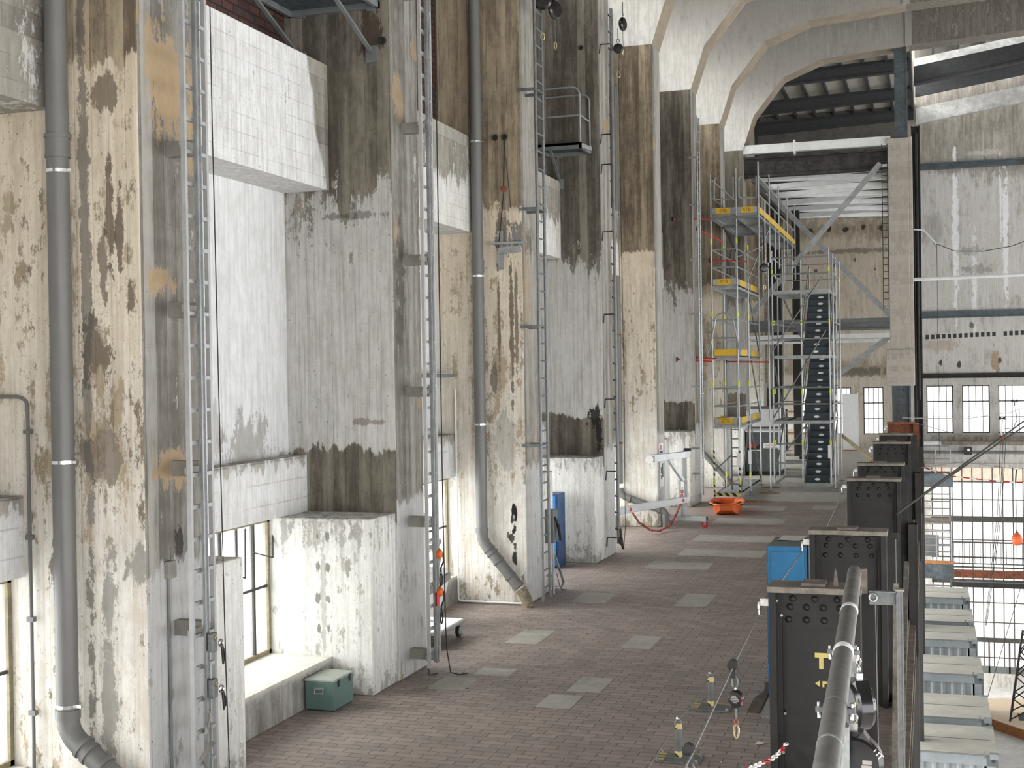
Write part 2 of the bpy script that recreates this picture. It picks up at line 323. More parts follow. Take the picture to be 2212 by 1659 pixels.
M['zinc'] = plain('galvanised_steel', (.34,.355,.35), .42, .55, var=.18, scale=8)
M['zinc_dk'] = plain('dull_galvanised_steel', (.17,.18,.18), .5, .5, var=.25, scale=8)
M['alu'] = plain('aluminium', (.43,.445,.45), .4, .4, var=.1, scale=5)
M['alu_mat'] = plain('matt_aluminium', (.38,.385,.38), .5, .25, var=.1, scale=5)
M['chrome'] = plain('bright_steel', (.75,.75,.73), .2, .95, var=.1)
M['brass'] = plain('yellow_passivated_steel', (.56,.50,.32), .35, .8, var=.15)
M['bracket'] = plain('grey_brown_bracket', (.27,.255,.23), .6, var=.15)
M['blackiron'] = plain('black_painted_iron', (.018,.017,.016), .5, .1, var=.4)
M['black'] = plain('glossy_black_plastic', (.010,.010,.011), .22, var=.3, scale=2, spec=.6)
M['rubber'] = plain('black_rubber', (.022,.021,.02), .8, var=.3)
M['rope_dk'] = plain('dark_rope', (.03,.028,.025), .9, var=.3)
M['rope_wire'] = plain('wire_rope', (.24,.235,.22), .5, .5, var=.3, scale=30)
M['white'] = plain('white_paint', (.80,.81,.80), .5, var=.05)
M['whitesteel'] = plain('pale_grey_painted_steel', (.72,.74,.73), .5, var=.08, scale=3, dirt=(.42,.4,.36), dirt_amt=.25)
M['girder_skylit'] = plain('skylit_girder_tone', (.50,.50,.48), .6, var=.25, scale=2, dirt=(.3,.28,.25))
M['greysteel'] = plain('grey_painted_steel', (.17,.185,.185), .5, .2, var=.2, scale=2, dirt=(.12,.1,.08))
M['bluegrey'] = plain('blue_grey_steel', (.085,.105,.115), .5, .25, var=.35, scale=2, dirt=(.06,.05,.04), dirt_amt=.5)
M['rivet'] = plain('dark_riveted_steel', (.013,.0125,.0105), .6, .15, var=.45, scale=3, dirt=(.034,.026,.02), dirt_amt=.4)
M['rust'] = plain('rusty_steel', (.17,.055,.025), .8, var=.5, scale=4)
M['oxide'] = plain('red_oxide_paint', (.30,.075,.03), .6, var=.3)
M['cap'] = plain('dusty_cap_plate', (.20,.175,.145), .85, var=.35, scale=5, bump=.2)
M['blue'] = plain('blue_enamel', (.012,.135,.29), .42, var=.12, scale=2)
M['blue_lit'] = plain('window_lit_blue', (.02,.19,.55), .42, var=.1)
M['blue_shaded'] = plain('shaded_blue_enamel', (.005,.05,.15), .45, var=.15)
M['green'] = plain('green_grey_enamel', (.10,.165,.15), .45, var=.1, scale=3)
M['green_lid'] = plain('dusty_green_lid', (.30,.335,.285), .6, var=.12, scale=3)
M['red'] = plain('red_paint', (.42,.015,.015), .45, var=.15)
M['orange'] = plain('orange_plastic', (.66,.12,.018), .42, var=.1, scale=3)
M['orange_lt'] = plain('orange_buoy_plastic', (.55,.10,.03), .5, var=.2, scale=3)
M['yellow'] = plain('yellow_toeboard_paint', (.58,.36,.02), .55, var=.15, scale=3, dirt=(.35,.22,.05))
M['yellow_tape'] = plain('yellow_tape', (.50,.40,.12), .5, var=.1)
M['lime'] = plain('lime_sticker', (.55,.62,.04), .5, var=.1)
M['text_brn'] = plain('dark_brown_ink', (.16,.08,.01), .7, var=.1)
M['wood'] = plain('plywood_face', (.50,.40,.29), .7, var=.15, scale=3, stretch=(1,8,1))
M['wood_edge'] = plain('plywood_edge', (.34,.15,.055), .75, var=.3, scale=6)
M['plank'] = plain('worn_plank', (.30,.19,.11), .8, var=.3, scale=5)
M['paper'] = plain('white_paper', (.72,.72,.69), .8, var=.05)
M['grey_cab'] = plain('slate_grey_cabinet', (.085,.092,.093), .5, var=.15, scale=2)
M['cont_roof'] = plain('dusty_container_roof', (.31,.31,.275), .8, var=.12, scale=1.5, dirt=(.24,.22,.18))
M['cont_side'] = plain('grey_container_paint', (.15,.17,.175), .5, var=.12, scale=2)
M['seam'] = plain('dark_seam', (.10,.105,.10), .8, var=.1)
M['tread'] = plain('dark_stair_tread', (.035,.05,.058), .45, .3, var=.2, scale=6)
M['crate_grey'] = plain('grey_box_paint', (.12,.13,.125), .5, var=.15)
M['sticker_red'] = plain('red_sticker', (.55,.03,.03), .5, var=.05)
M['sticker_blue'] = plain('blue_ink', (.05,.06,.2), .6, var=.1)
M['rail_tube'] = plain('worn_tube_steel', (.13,.125,.12), .42, .35, var=.25, scale=4)
M['shade_dark'] = plain('dark_shade_tone', (.10,.095,.085), .9, var=.3, scale=1)  # dark tone standing in for shade under the roof and in openings
M['roof_panel'] = plain('pale_roof_panel', (.42,.40,.36), .8, var=.12, scale=2, stretch=(6,1,1))
M['rafter'] = plain('dark_grey_rafter', (.040,.042,.045), .6, .1, var=.3)
M['beam_dk'] = plain('sooty_beam', (.035,.03,.03), .7, var=.8, scale=3, dirt=(.10,.09,.085), dirt_amt=.5)
M['frame_iron'] = plain('window_iron', (.055,.052,.045), .7, .1, var=.4)
M['frame_gold'] = plain('old_window_frame', (.22,.19,.12), .75, var=.3)
M['straw'] = plain('dry_debris', (.10,.075,.05), 1, var=.5, scale=20)
M['fabric'] = plain('white_sheet', (.78,.79,.77), .8, var=.06, scale=2)

def stripes(name, a, b, n, ang=.8, coord='obj'):
    g = G(name); x, y, z = g.sep(g.obj())
    u = g.ma('ADD', g.ma('ADD', x, y), g.ma('MULTIPLY', z, ang))
    f = g.ma('FRACT', g.ma('MULTIPLY', u, n))
    return g.done(g.mix(g.ma('GREATER_THAN', f, .5), a, b), .55)
M['hazard'] = stripes('hazard_stripes', (.66,.55,.22), (.012,.012,.012), 5.0)
M['hazard_v'] = stripes('hazard_stripes_upright', (.62,.60,.38), (.012,.012,.012), 4.2, 1.5)
M['redwhite'] = stripes('red_white_stripes', (.75,.74,.72), (.45,.02,.02), 2.2, 0)

def glass_mat(name, tint, trans=.75, frost=.25, var=0.0, tint2=None):
    g = G(name); t = g.t
    tr = g.n('ShaderNodeBsdfTransparent'); tl = g.n('ShaderNodeBsdfTranslucent'); gl = g.n('ShaderNodeBsdfGlossy'); gl.inputs['Roughness'].default_value = .15
    c = tint
    if tint2 is not None:
        c = g.mix(g.mr(g.noise(g.pos(), 3.0, 6, .75), .45, .65), tint, tint2)
    g.put(tr.inputs[0], c); g.put(tl.inputs[0], c)
    m1 = g.n('ShaderNodeMixShader'); m1.inputs[0].default_value = frost
    t.links.new(tr.outputs[0], m1.inputs[1]); t.links.new(tl.outputs[0], m1.inputs[2])
    m2 = g.n('ShaderNodeMixShader'); m2.inputs[0].default_value = .05
    t.links.new(m1.outputs[0], m2.inputs[1]); t.links.new(gl.outputs[0], m2.inputs[2])
    t.links.new(m2.outputs[0], g.out.inputs[0])
    return g.m
M['glass'] = glass_mat('window_glass', (.97,.985,.99), frost=.12)
M['glass_far'] = glass_mat('frosted_hall_glass', (.30,.30,.285), frost=.5, tint2=(.29,.275,.25))
M['glass_dim'] = glass_mat('dimmed_window_glass', (.36,.365,.36), frost=.3)  # grey tint dims the sky so the mullions stay crisp
M['glass_tan'] = glass_mat('tan_upper_glass', (.20,.168,.125), frost=.6, tint2=(.155,.13,.10))  # tan of the brick building outside, put into the panes
# ------------------------------------------------------------------ camera and light
CAMH = 3.76
def set_camera():
    f = 2800.0; cx, cy = 1106.0, 829.5
    def d(px, py): return Vector(((px-cx)/f, (py-cy)/f, 1.0)).normalized()
    yv = d(2005, 791); o = d(1005, 791 + 15.5)
    z = yv.cross(o).normalized()
    if z.y > 0: z = -z
    x = yv.cross(z)
    if x.x < 0: x = -x
    R = Matrix(((x.x, -x.y, -x.z), (yv.x, -yv.y, -yv.z), (z.x, -z.y, -z.z)))
    cam = bpy.data.cameras.new('camera'); co = bpy.data.objects.new('camera', cam); C.objects.link(co)
    cam.sensor_width = 36; cam.sensor_fit = 'HORIZONTAL'; cam.lens = f*36/2212; cam.clip_end = 500; cam.clip_start = .05
    co.matrix_world = Matrix.Translation((0,0,CAMH)) @ R.to_4x4()
    SC.camera = co
set_camera()
W = bpy.data.worlds.new('sky'); SC.world = W; W.use_nodes = True
bgn = W.node_tree.nodes['Background']
bgn.inputs[0].default_value = (.985, .99, 1.0, 1); bgn.inputs[1].default_value = 2.0
SC.view_settings.view_transform = 'Standard'; SC.view_settings.look = 'None'
SC.view_settings.gamma = 1; SC.view_settings.use_curve_mapping = False
SC.view_settings.exposure = 0.0
SC.cycles.max_bounces = 7; SC.cycles.diffuse_bounces = 4; SC.cycles.glossy_bounces = 2; SC.cycles.transmission_bounces = 4

sl = bpy.data.lights.new('soft_daylight', 'SUN'); sl.energy = 10.0; sl.angle = 1.0; sl.color = (1.0,.985,.95)
so = bpy.data.objects.new('soft_daylight', sl); C.objects.link(so); so.location = (-40,20,30)
so.rotation_euler = Vector((.86,.18,-.42)).to_track_quat('-Z','Y').to_euler()

# ------------------------------------------------------------------ setting
PITCH = 5.33; Y0 = 9.3
def YK(k): return Y0 + PITCH*(k-1)       # front face of pillar k
XP = -6.2; YF = 62.6; ZH = -10.9
def grid_wall(b, x0, x1, z0, z1, a0, a1, holes, plane, mi=0):
    """wall slab with rectangular openings; plane 'xz' (across the hall) or 'yz' (along it)"""
    us = sorted({x0, x1} | {h[0] for h in holes} | {h[1] for h in holes}); us = [u for u in us if x0 <= u <= x1]
    vs = sorted({z0, z1} | {h[2] for h in holes} | {h[3] for h in holes}); vs = [v for v in vs if z0 <= v <= z1]
    for i in range(len(us)-1):
        for j in range(len(vs)-1):
            cu = (us[i]+us[i+1])/2; cv = (vs[j]+vs[j+1])/2
            if any(h[0] < cu < h[1] and h[2] < cv < h[3] for h in holes): continue
            if plane == 'xz': b.box(us[i], us[i+1], a0, a1, vs[j], vs[j+1], mi)
            else: b.box(a0, a1, us[i], us[i+1], vs[j], vs[j+1], mi)

# floor of the gallery
struct(MB().box(-8.1, -.36, -3, YF, -.35, 0).build('floor', M['paver']))
struct(MB().box(-8.1, 30, -8, YF, ZH-.4, ZH).build('floor_hall', M['hall_floor']))
for k, (x0, x1, y0, y1) in enumerate([(-5.66,-5.2,17.1,18.06),(-4.02,-3.62,17.15,18.0),(-5.62,-5.05,20.4,21.3),(-5.75,-5.3,14.4,15.0),(-5.45,-5.0,15.2,15.6),
        (-4.25,-3.85,13.9,14.5),(-4.1,-3.7,14.7,15.4),(-3.9,-3.4,20.4,21.6),(-4.9,-3.2,26.0,27.0),(-5.0,-3.0,28.3,29.4),(-5.1,-3.4,31.6,32.8),(-5.0,-3.7,34.6,35.8),(-3.0,-2.4,35.2,36.2),(-5.2,-4.0,24.2,25.1)]):
    struct(MB().box(x0, x1, y0, y1, 0, .004).build('floor_repair_patch', M['patch']))
b = MB(); b.box(-5.9, -2.3, 37.2, 62, 0, .003); struct(b.build('floor_screed', M['patch']))
# edge girder on the hall side and its posts
b = MB(); b.box(-.62, -.34, -3, YF, -.95, -.35); b.box(-.36, -.24, -3, YF, -.5, -.42); b.box(-.36, -.24, -3, YF, -.95, -.87)
struct(b.build('trim_1', M['slab_edge']))
b = MB(); b.box(-.40, -.352, -3, YF, 0, .09); struct(b.build('trim_2', M['slab_edge']))
for y in (21.9, 32.6, 43.2):
    b = MB(); b.box(-.34, -.32, y, y+.35, ZH, 1.2); b.box(-.34, -.2, y+.01, y+.04, ZH, 1.2); b.box(-.34, -.2, y+.31, y+.34, ZH, 1.2); b.box(-.22, -.2, y, y+.35, ZH, 1.2)
    struct(b.build('hall_side_post', M['rivet']))

# pillars with the concrete portal frames that rise from them
ARCH = [(-6.2,11.56),(-5.8,12.75),(-4.76,14.02),(-3.4,14.55),(-.5,14.77),(3.2,14.95),(9,15.7),(26,17.2)]
for k in range(0, 11):
    y = YK(k); odd = k % 2 == 1
    b = MB()
    fm = 0 if odd else 1
    mis = [2, 2, fm, 2, fm, 2]
    b.box(-8.1, XP, y, y+.9, 0, 11.56, mis=mis)
    if not odd: b.box(-7.6, -6.22, y-.73, y, 0, 2.07, 3)
    elif k > 0: b.box(-7.6, -6.22, y+.9, y+1.63, 0, 2.05, 3)
    struct(b.build('concrete_pillar', [M['odd'], M['even'], M['side'], M['ped']], bevel=.02))
    if 3 <= k <= 8:
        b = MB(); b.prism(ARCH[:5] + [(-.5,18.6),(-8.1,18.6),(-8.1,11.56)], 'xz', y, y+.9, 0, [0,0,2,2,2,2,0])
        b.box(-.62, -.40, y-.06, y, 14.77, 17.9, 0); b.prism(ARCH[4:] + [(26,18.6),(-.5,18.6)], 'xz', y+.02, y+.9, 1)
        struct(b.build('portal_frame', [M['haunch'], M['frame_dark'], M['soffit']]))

# infill walls of the bays, seen from the gallery
nwin = 0
for k in range(0, 11):
    ya = YK(k)+.9; yb = YK(k+1)
    if k == 10: yb = YF
    ped = k % 2 == 1
    ja = ya+.73 if ped else ya; jb = yb-.73 if ped else yb
    b = MB()
    # 0 niche 1 lintel 2 spandrel 3 sill 4 reveal
    b.box(-8.1, -7.66, ya, yb, 2.77, 6.05, 0)
    b.box(-8.1, -7.04, ya, yb, 6.05, 7.6, 1)
    b.box(-8.1, -7.41, ya, yb, 2.07, 2.77, 2)
    if k == 1: b.box(-8.1, -6.75, ja, jb, 0, .44, 3)
    else: b.box(-8.1, -7.41, ja, jb, 0, .44, 3)
    if ped:
        b.box(-8.1, -7.6, ya, ja, 0, 2.07, 4); b.box(-8.1, -7.6, jb, yb, 0, 2.07, 4)
    struct(b.build('wall_left', [M['niche'], M['lintel'] if k == 1 else M['lintel0'] if k == 0 else M['lintel_grey'], M['spandrel'], M['sill'], M['ped']]))
    struct(MB().box(-8.1, -7.62, ya, yb, 7.6, 11.56).build('wall_left_brick', M['brick']))
    nwin += 1
    b = MB(); xw = -7.58; t = .02
    b.box(xw-.03, xw+.03, ja, jb, .44, .49, 1); b.box(xw-.03, xw+.03, ja, jb, 2.02, 2.07, 1)
    b.box(xw-.03, xw+.03, ja, ja+.05, .44, 2.07, 1); b.box(xw-.03, xw+.03, jb-.05, jb, .44, 2.07, 1)
    npan = 8
    for i in range(1, npan):
        yy = ja + (jb-ja)*i/npan
        w = .022 if i % 2 else .014
        b.box(xw-w, xw+w, yy-w, yy+w, .49, 2.02)
    b.box(xw-.012, xw+.012, ja, jb, 1.24, 1.27, 0)
    fr = struct(b.build('window_%d' % nwin, [M['frame_iron'], M['frame_gold']]))
    MB().add([(xw,ja+.05,.49),(xw,jb-.05,.49),(xw,jb-.05,2.02),(xw,ja+.05,2.02)],[(0,1,2,3)]).build('glass', M['glass'], fr)
    if k == 1:   # bent casement bars hanging into the bay
        s = MB(); s.tube([(xw+.03,13.32,2.0),(xw+.10,13.18,1.45)], .012, 6); s.tube([(xw+.03,12.75,1.62),(xw+.1,13.18,1.45)], .008, 6)
        s.tube([(xw+.03,13.98,2.02),(xw+.12,13.80,1.60)], .012, 6); s.tube([(xw+.03,13.50,1.70),(xw+.12,13.80,1.60)], .008, 6)
        s.build('casement_stay', M['frame_iron'], fr)
# pale brick behind the scaffold, upper bays
# far wall across the end of the building
holes = [(-2.9,-2.0,.62,2.82),(-4.35,-3.45,.62,2.82),(-5.8,-4.9,.62,2.82),(-.09,1.07,.68,2.86),(1.46,2.64,.68,2.86),(3.01,4.19,.68,2.86),(4.56,5.74,.68,2.86),(6.1,7.3,.68,2.86),(.05,25.9,-10.25,-.72)]
b = MB(); grid_wall(b, -8.1, -1.25, 0, 18.6, YF, YF+.5, holes, 'xz', 1); grid_wall(b, -1.25, 26, ZH, 18.6, YF, YF+.5, holes, 'xz', 0)
struct(b.build('wall_far', [M['far'], M['far_tan']]))
for i, (x0, x1, z0, z1) in enumerate(holes[:8]):
    nwin += 1
    b = MB(); y = YF+.12; e = .045
    b.box(x0, x1, y, y+.08, z0, z0+e); b.box(x0, x1, y, y+.08, z1-e, z1); b.box(x0, x0+e, y, y+.08, z0, z1); b.box(x1-e, x1, y, y+.08, z0, z1)
    for q in range(1, 4):
        xx = x0 + (x1-x0)*q/4; b.box(xx-.013, xx+.013, y, y+.05, z0, z1)
    for q, w in ((.34,.013),(.665,.026)): b.box(x0, x1, y, y+.05, z0+(z1-z0)*q-w, z0+(z1-z0)*q+w)
    if i >= 3: b.box(x0-.06, x1+.06, YF-.05, YF, z0-.09, z0, 1)
    fr = struct(b.build('window_%d' % nwin, [M['frame_iron'], M['far']]))
    MB().add([(x0+e,y+.02,z0+e),(x1-e,y+.02,z0+e),(x1-e,y+.02,z1-e),(x0+e,y+.02,z1-e)],[(0,1,2,3)]).build('glass', M['glass_dim'], fr)
struct(MB().box(-7.6, -1.25, YF-.2, YF, 10.9, 15.7).build('far_opening_shade', M['shade_dark']))  # dark sheet in place of the shaded openings above the bracing
# tall glazing of the lower hall
nwin += 1
b = MB(); y = YF+.1
xs = [.1 + .435*i for i in range(0, 59)]
for i, xx in enumerate(xs): b.box(xx-.022, xx+.022, y, y+.05, -10.25, -.72)
for z, w in ((-1.55,.025),(-2.36,.02),(-3.25,.13),(-4.2,.018),(-5.0,.03),(-5.45,.03),(-5.95,.0),(-6.1,.09),(-7.05,.018),(-7.95,.018),(-8.75,.10),(-9.55,.018)):
    if w: b.box(.05, 25.9, y-.03, y+.06, z-w, z+w)
for i in range(0, 30): b.box(.75+.87*i-.035, .75+.87*i+.035, y-.02, y+.06, -10.25, -8.75)
b.box(.05, 25.9, y-.02, y+.08, -10.25, -9.95, 1)
fr = struct(b.build('window_%d' % nwin, [M['frame_iron'], M['crate_grey']]))
MB().add([(.05,y+.02,-10),(25.9,y+.02,-10),(25.9,y+.02,-1.55),(.05,y+.02,-1.55)],[(0,1,2,3)]).build('glass', M['glass_far'], fr)
MB().add([(.05,y+.02,-1.55),(25.9,y+.02,-1.55),(25.9,y+.02,-.72),(.05,y+.02,-.72)],[(0,1,2,3)]).build('glass', M['glass_tan'], fr)
# horizontal steel on the far wall
for z0, z1, m in ((12.75,13.05,'bluegrey'),(5.95,6.27,'bluegrey'),(3.2,3.42,'rivet')):
    b = MB(); b.box(-.25, 26, YF-.16, YF, z1-.05, z1); b.box(-.25, 26, YF-.05, YF, z0, z1); b.box(-.25, 26, YF-.16, YF, z0, z0+.04)
    struct(b.build('wall_rail', M[m]))
b = MB()
for i in range(0, 42):
    x = -.1+.24*i
    if i in (13, 27): continue
    b.box(x, x+.15, YF-.004, YF+.01, 5.0+.006*i, 5.2+.006*i)
struct(b.build('beam_pocket_row', M['blackiron']))
# gallery beam under the far windows, with ledges and rails
b = MB(); b.box(-.5, 26, YF-2.2, YF, -.72, .28); b.box(-.2, 26, YF-2.3, YF-2.2, -.72, -.55)
struct(b.build('trim_3', M['far']))
b = MB(); b.box(.55, 26, YF-2.35, YF-1.9, .28, .42); b.box(.8, 26, YF-1.9, YF-1.7, .42, .62)
struct(b.build('trim_4', M['slab_edge']))
b = MB(); b.box(-.36, .5, YF-2.3, YF-.1, .285, .33); struct(b.build('trim_5', M['white']))
b = MB(); b.tube([(-.3,YF-2.28,-.05),(26,YF-2.28,-.12)], .06, 8); struct(b.build('trim_6', M['greysteel']))
# lower gallery beam across the glazing
b = MB(); b.box(.9, 26, YF-2.0, YF-1.7, -5.62, -5.3); struct(b.build('trim_7', M['rust']))
b = MB(); b.box(.9, 26, YF-1.4, YF-1.3, -5.1, -5.06); b.box(.9, 26, YF-1.4, YF-1.3, -4.16, -4.1)
for i in range(0, 60): b.box(1.0+.22*i-.012, 1.0+.22*i+.012, YF-1.36, YF-1.34, -5.06, -4.16)
struct(b.build('trim_8', M['frame_iron']))
b = MB(); b.box(.9, 26, YF-1.5, YF-1.2, -6.12, -5.9); struct(b.build('trim_9', M['blackiron']))

# roof: rafters, deck with a bright strip, closing ceiling over the nearer part
def zr(x): return 14.95 + .02*(x+6)
for i, y in enumerate((YK(9), YK(10), YF-.5)):
    b = MB(); yy = y+.2
    poly = [(-7.6,zr(-7.6)-.1),(-.5,zr(0)),(-.5,zr(0)+.56),(-7.6,zr(-7.6)+.5)]
    b.prism(poly, 'xz', yy, yy+.04); b.prism([(-7.6,zr(-7.6)-.1),(-.5,zr(0)),(-.5,zr(0)+.06),(-7.6,zr(-7.6)-.04)], 'xz', yy-.08, yy+.12)
    b.prism([(-7.6,zr(-7.6)+.34),(-.5,zr(0)+.4),(-.5,zr(0)+.44),(-7.6,zr(-7.6)+.38)], 'xz', yy-.08, yy+.12)
    struct(b.build('roof_rafter', M['rafter']))
b = MB()
for x in [-7.5+.87*i for i in range(0, 9)]: b.box(x-.05, x+.05, 47.5, YF, 15.52, 15.72)
struct(b.build('roof_batten', M['rafter']))
struct(MB().box(-8.1, -.45, 47.5, YF, 15.72, 15.85).build('ceiling_aisle', M['roof_panel']))
# hall side roof
for i, (y, z) in enumerate(((52.6, 14.6), (57.5, 16.0), (62.0, 14.78))):
    b = MB(); b.prism([(-.4,z),(26,z+3.7),(26,z+4.5),(-.4,z+.75)], 'xz', y, y+.12)
    b.prism([(-.4,z),(26,z+3.7),(26,z+3.78),(-.4,z+.08)], 'xz', y-.15, y)
    struct(b.build('roof_girder', M['girder_skylit'] if i else M['rafter']))  # skylight on these girders is put into their paler colour
b = MB(); b.prism([(-.4,15.6),(26,19.2),(26,19.9),(-.4,16.3)], 'xz', 59.8, 59.95); struct(b.build('roof_girder', M['rafter']))
b = MB(); b.prism([(-.4,17.2),(26,20.6),(26,20.75),(-.4,17.35)], 'xz', 46.6, 56.6); b.prism([(-.4,17.2),(26,20.6),(26,20.75),(-.4,17.35)], 'xz', 57.7, 61.4)
struct(b.build('ceiling_hall', M['roof_panel']))
b = MB()
for i in range(0, 26): b.box(.3+1.0*i, .4+1.0*i, 47, 61, 16.9+.135*i, 17.2+.135*i)
struct(b.build('roof_batten', M['rafter']))
struct(MB().box(-8.1, 26, -8, 46.6, 18.6, 18.8).build('ceiling_near', M['shade_dark']))  # unseen roof; its dark colour holds back bounced light
at = MB(); hs = [(YK(k)+1.5, YK(k)+4.8, 11.9, 13.4) for k in range(0, 9)]
grid_wall(at, -8, YF, 11.56, 18.6, -8.1, -7.75, hs, 'yz'); struct(at.build('wall_left_attic', M['haunch']))
for h in hs:
    nwin += 1
    b = MB()
    for i in range(6): b.box(-7.95,-7.9,h[0]+(h[1]-h[0])*i/5-.03,h[0]+(h[1]-h[0])*i/5+.03,h[2],h[3])
    for i in range(4): b.box(-7.95,-7.9,h[0],h[1],h[2]+(h[3]-h[2])*i/3-.03,h[2]+(h[3]-h[2])*i/3+.03)
    struct(b.build('window_%d' % nwin, M['frame_iron']))
rw = MB(); grid_wall(rw, -8, YF, ZH, 18.8, 26, 26.3, [(-8+.5, YF-.5, -5.5, 6.0)], 'yz'); struct(rw.build('wall_right', M['far']))  # unseen wall, opening sized to limit the light from the right
rw = MB(); grid_wall(rw, -8.1, 26, ZH, 18.8, -8.3, -8, [(2, 25, -6, 8)], 'xz'); struct(rw.build('wall_near', M['far']))  # unseen wall, kept shut behind the gallery to darken its floor

# ------------------------------------------------------------------ downpipes
def pipe_thing(k, label, joints, zbend, foot, ztop=12.5, r=.092, x=-6.9, clamps=(), kind='run'):
    y = YK(k)-.13
    t = thing('downpipe', label, 'pipe', (x, y, 0), 0, 'grey downpipes on the pillars')
    P = lambda *q: Vector(q)
    top = P(0,0,ztop); e = P(0,0,zbend); f = P(*foot)
    MB().cyl(top, e + P(0,0,r*1.4), r, 20).build('pipe', M['pvc'], t)
    el = MB(); el.tube(bend(e+P(0,0,r*1.6), e, e+(f-e).normalized()*r*1.6, r*1.5, 6), r, 20); el.build('elbow', M['pvc'], t)
    d = (f-e).normalized(); end = f - d*.28
    MB().cyl(e+d*r*1.4, end, r, 20).build('sloping_pipe', M['pvc'], t)
    s = MB(); s.tube(bend(end, f, f+P(0,0,-f.z), .2, 6) + [P(f.x, f.y, 0)], r*.98, 18); s.build('foot_bend', M['pvc_dirty'], t)
    c = MB()
    for z in joints:
        c = MB(); c.cyl(P(0,0,z), P(0,0,z+.17), r*1.09, 20); c.cyl(P(0,0,z+.155), P(0,0,z+.185), r*1.17, 20); c.cyl(P(0,0,z-.01), P(0,0,z+.02), r*1.13, 20); c.build('coupling', M['pvc'], t)
    c = MB()
    c.cyl(e+P(0,0,.12), e+P(0,0,.2), r*1.12, 20)
    c.build('coupling', M['pvc'], t); c = MB()
    for q in (.17, .25, .42): c.cyl(e+d*q, e+d*(q+.035), r*1.13, 20)
    c.build('coupling', M['pvc'], t); c = MB(); c.cyl(end-d*.02, end+d*.04, r*1.13, 20); c.cyl(end-d*.2, end-d*.16, r*1.1, 20)
    c.build('coupling', M['pvc'], t)
    for z in clamps:
        q = MB(); q.cyl(P(0,0,z-.014), P(0,0,z+.014), r*1.06, 20); q.box(r, r+.05, -.02, .02, z-.012, z+.012); q.box(-.012,.012, .05, .13, z-.008, z+.008)
        q.build('clamp', M['chrome'], t)
    q = MB(); m = e+d*.75; q.cyl(m-d*.014, m+d*.014, r*1.07, 20); q.build('clamp', M['chrome'], t)
    return t
pipe_thing(1, 'thick grey downpipe at the left edge of the photo, nearest of the downpipes', (5.62,), .80, (.95,-.05,.12), clamps=(5.5,3.07,1.03))
pipe_thing(3, 'grey downpipe whose sloping foot ends in a dirty bend on the brick floor', (5.4,), 1.05, (.78,-.03,.13), x=-6.92, clamps=(7.5,5.33,2.93))
# pipe on pillar 5 swings round the pillar corner to a white stub
t = thing('downpipe', 'slim grey downpipe behind the peg pole, bending behind the white lifting frame', 'pipe', (-7.1, YK(5)-.13, 0), 0, 'grey downpipes on the pillars')
MB().cyl((0,0,10.6), (0,0,1.05), .072, 16).build('pipe', M['pvc'], t)
q = MB(); q.tube(bend((0,0,1.05),(0,0,.78),(1.0,-.05,.42),.16,6) + bend((.75,-.05,.5),(1.12,-.05,.4),(1.12,-.05,.0),.14,6) + [(1.12,-.05,0)], .085, 16); q.build('elbow', M['pvc'], t)
q = MB()
for z in (4.62, 7.5): q.cyl((0,0,z),(0,0,z+.03), .08, 16)
for z in (2.0,): q.cyl((0,0,z),(0,0,z+.05), .082, 16)
q.build('clamp', M['rust'], t)
q = MB(); q.cyl((1.12,-.05,.27),(1.12,-.05,.33), .097, 16); q.cyl((.22,-.02,.69),(.27,-.02,.675), .097, 16); q.cyl((.95,-.05,.44),(.99,-.05,.425), .1, 16); q.build('coupling', M['pvc'], t)
pipe_thing(7, 'farthest grey downpipe, sloping down behind the stair scaffold', (4.0,), 1.15, (.95,-.05,.12), r=.085, clamps=(6.0,3.0), ztop=9.5)

# thin conduits on the pillars
t = tag(MB().tube([(-7.75,9.25,3.62),(-7.42,9.25,3.62)] + bend((-7.42,9.25,3.62),(-7.31,9.25,3.6),(-7.31,9.25,3.4),.08) + [(-7.31,9.25,0)], .016, 8).build('conduit', M['pvc']), 'thin grey conduit running up the wall left of the nearest downpipe', 'conduit')
b = MB()
for z in (3.3,2.4,1.7,.9,.3): b.box(-7.345,-7.275,9.23,9.27,z,z+.04)
b.build('clip', M['pvc'], t)
tag(MB().tube([(-7.37,19.9,3.5),(-7.37,19.9,.1)] + bend((-7.37,19.9,.12),(-7.37,19.9,.04),(-7.2,19.9,.04),.06) + [(-6.2,19.88,.04)], .016, 8).build('conduit', M['white']), 'white conduit turning along the floor at the foot of the second piped pillar', 'conduit')
t = tag(MB().tube([(-6.185,9.6,-0+.02),(-6.185,9.6,2.05)], .014, 8).build('conduit', M['greysteel']), 'grey conduit with a small junction box beside the nearest ladder', 'conduit')
MB().box(-6.2,-6.15,9.56,9.68,2.05,2.2).build('junction_box', M['bracket'], t, bevel=.01)

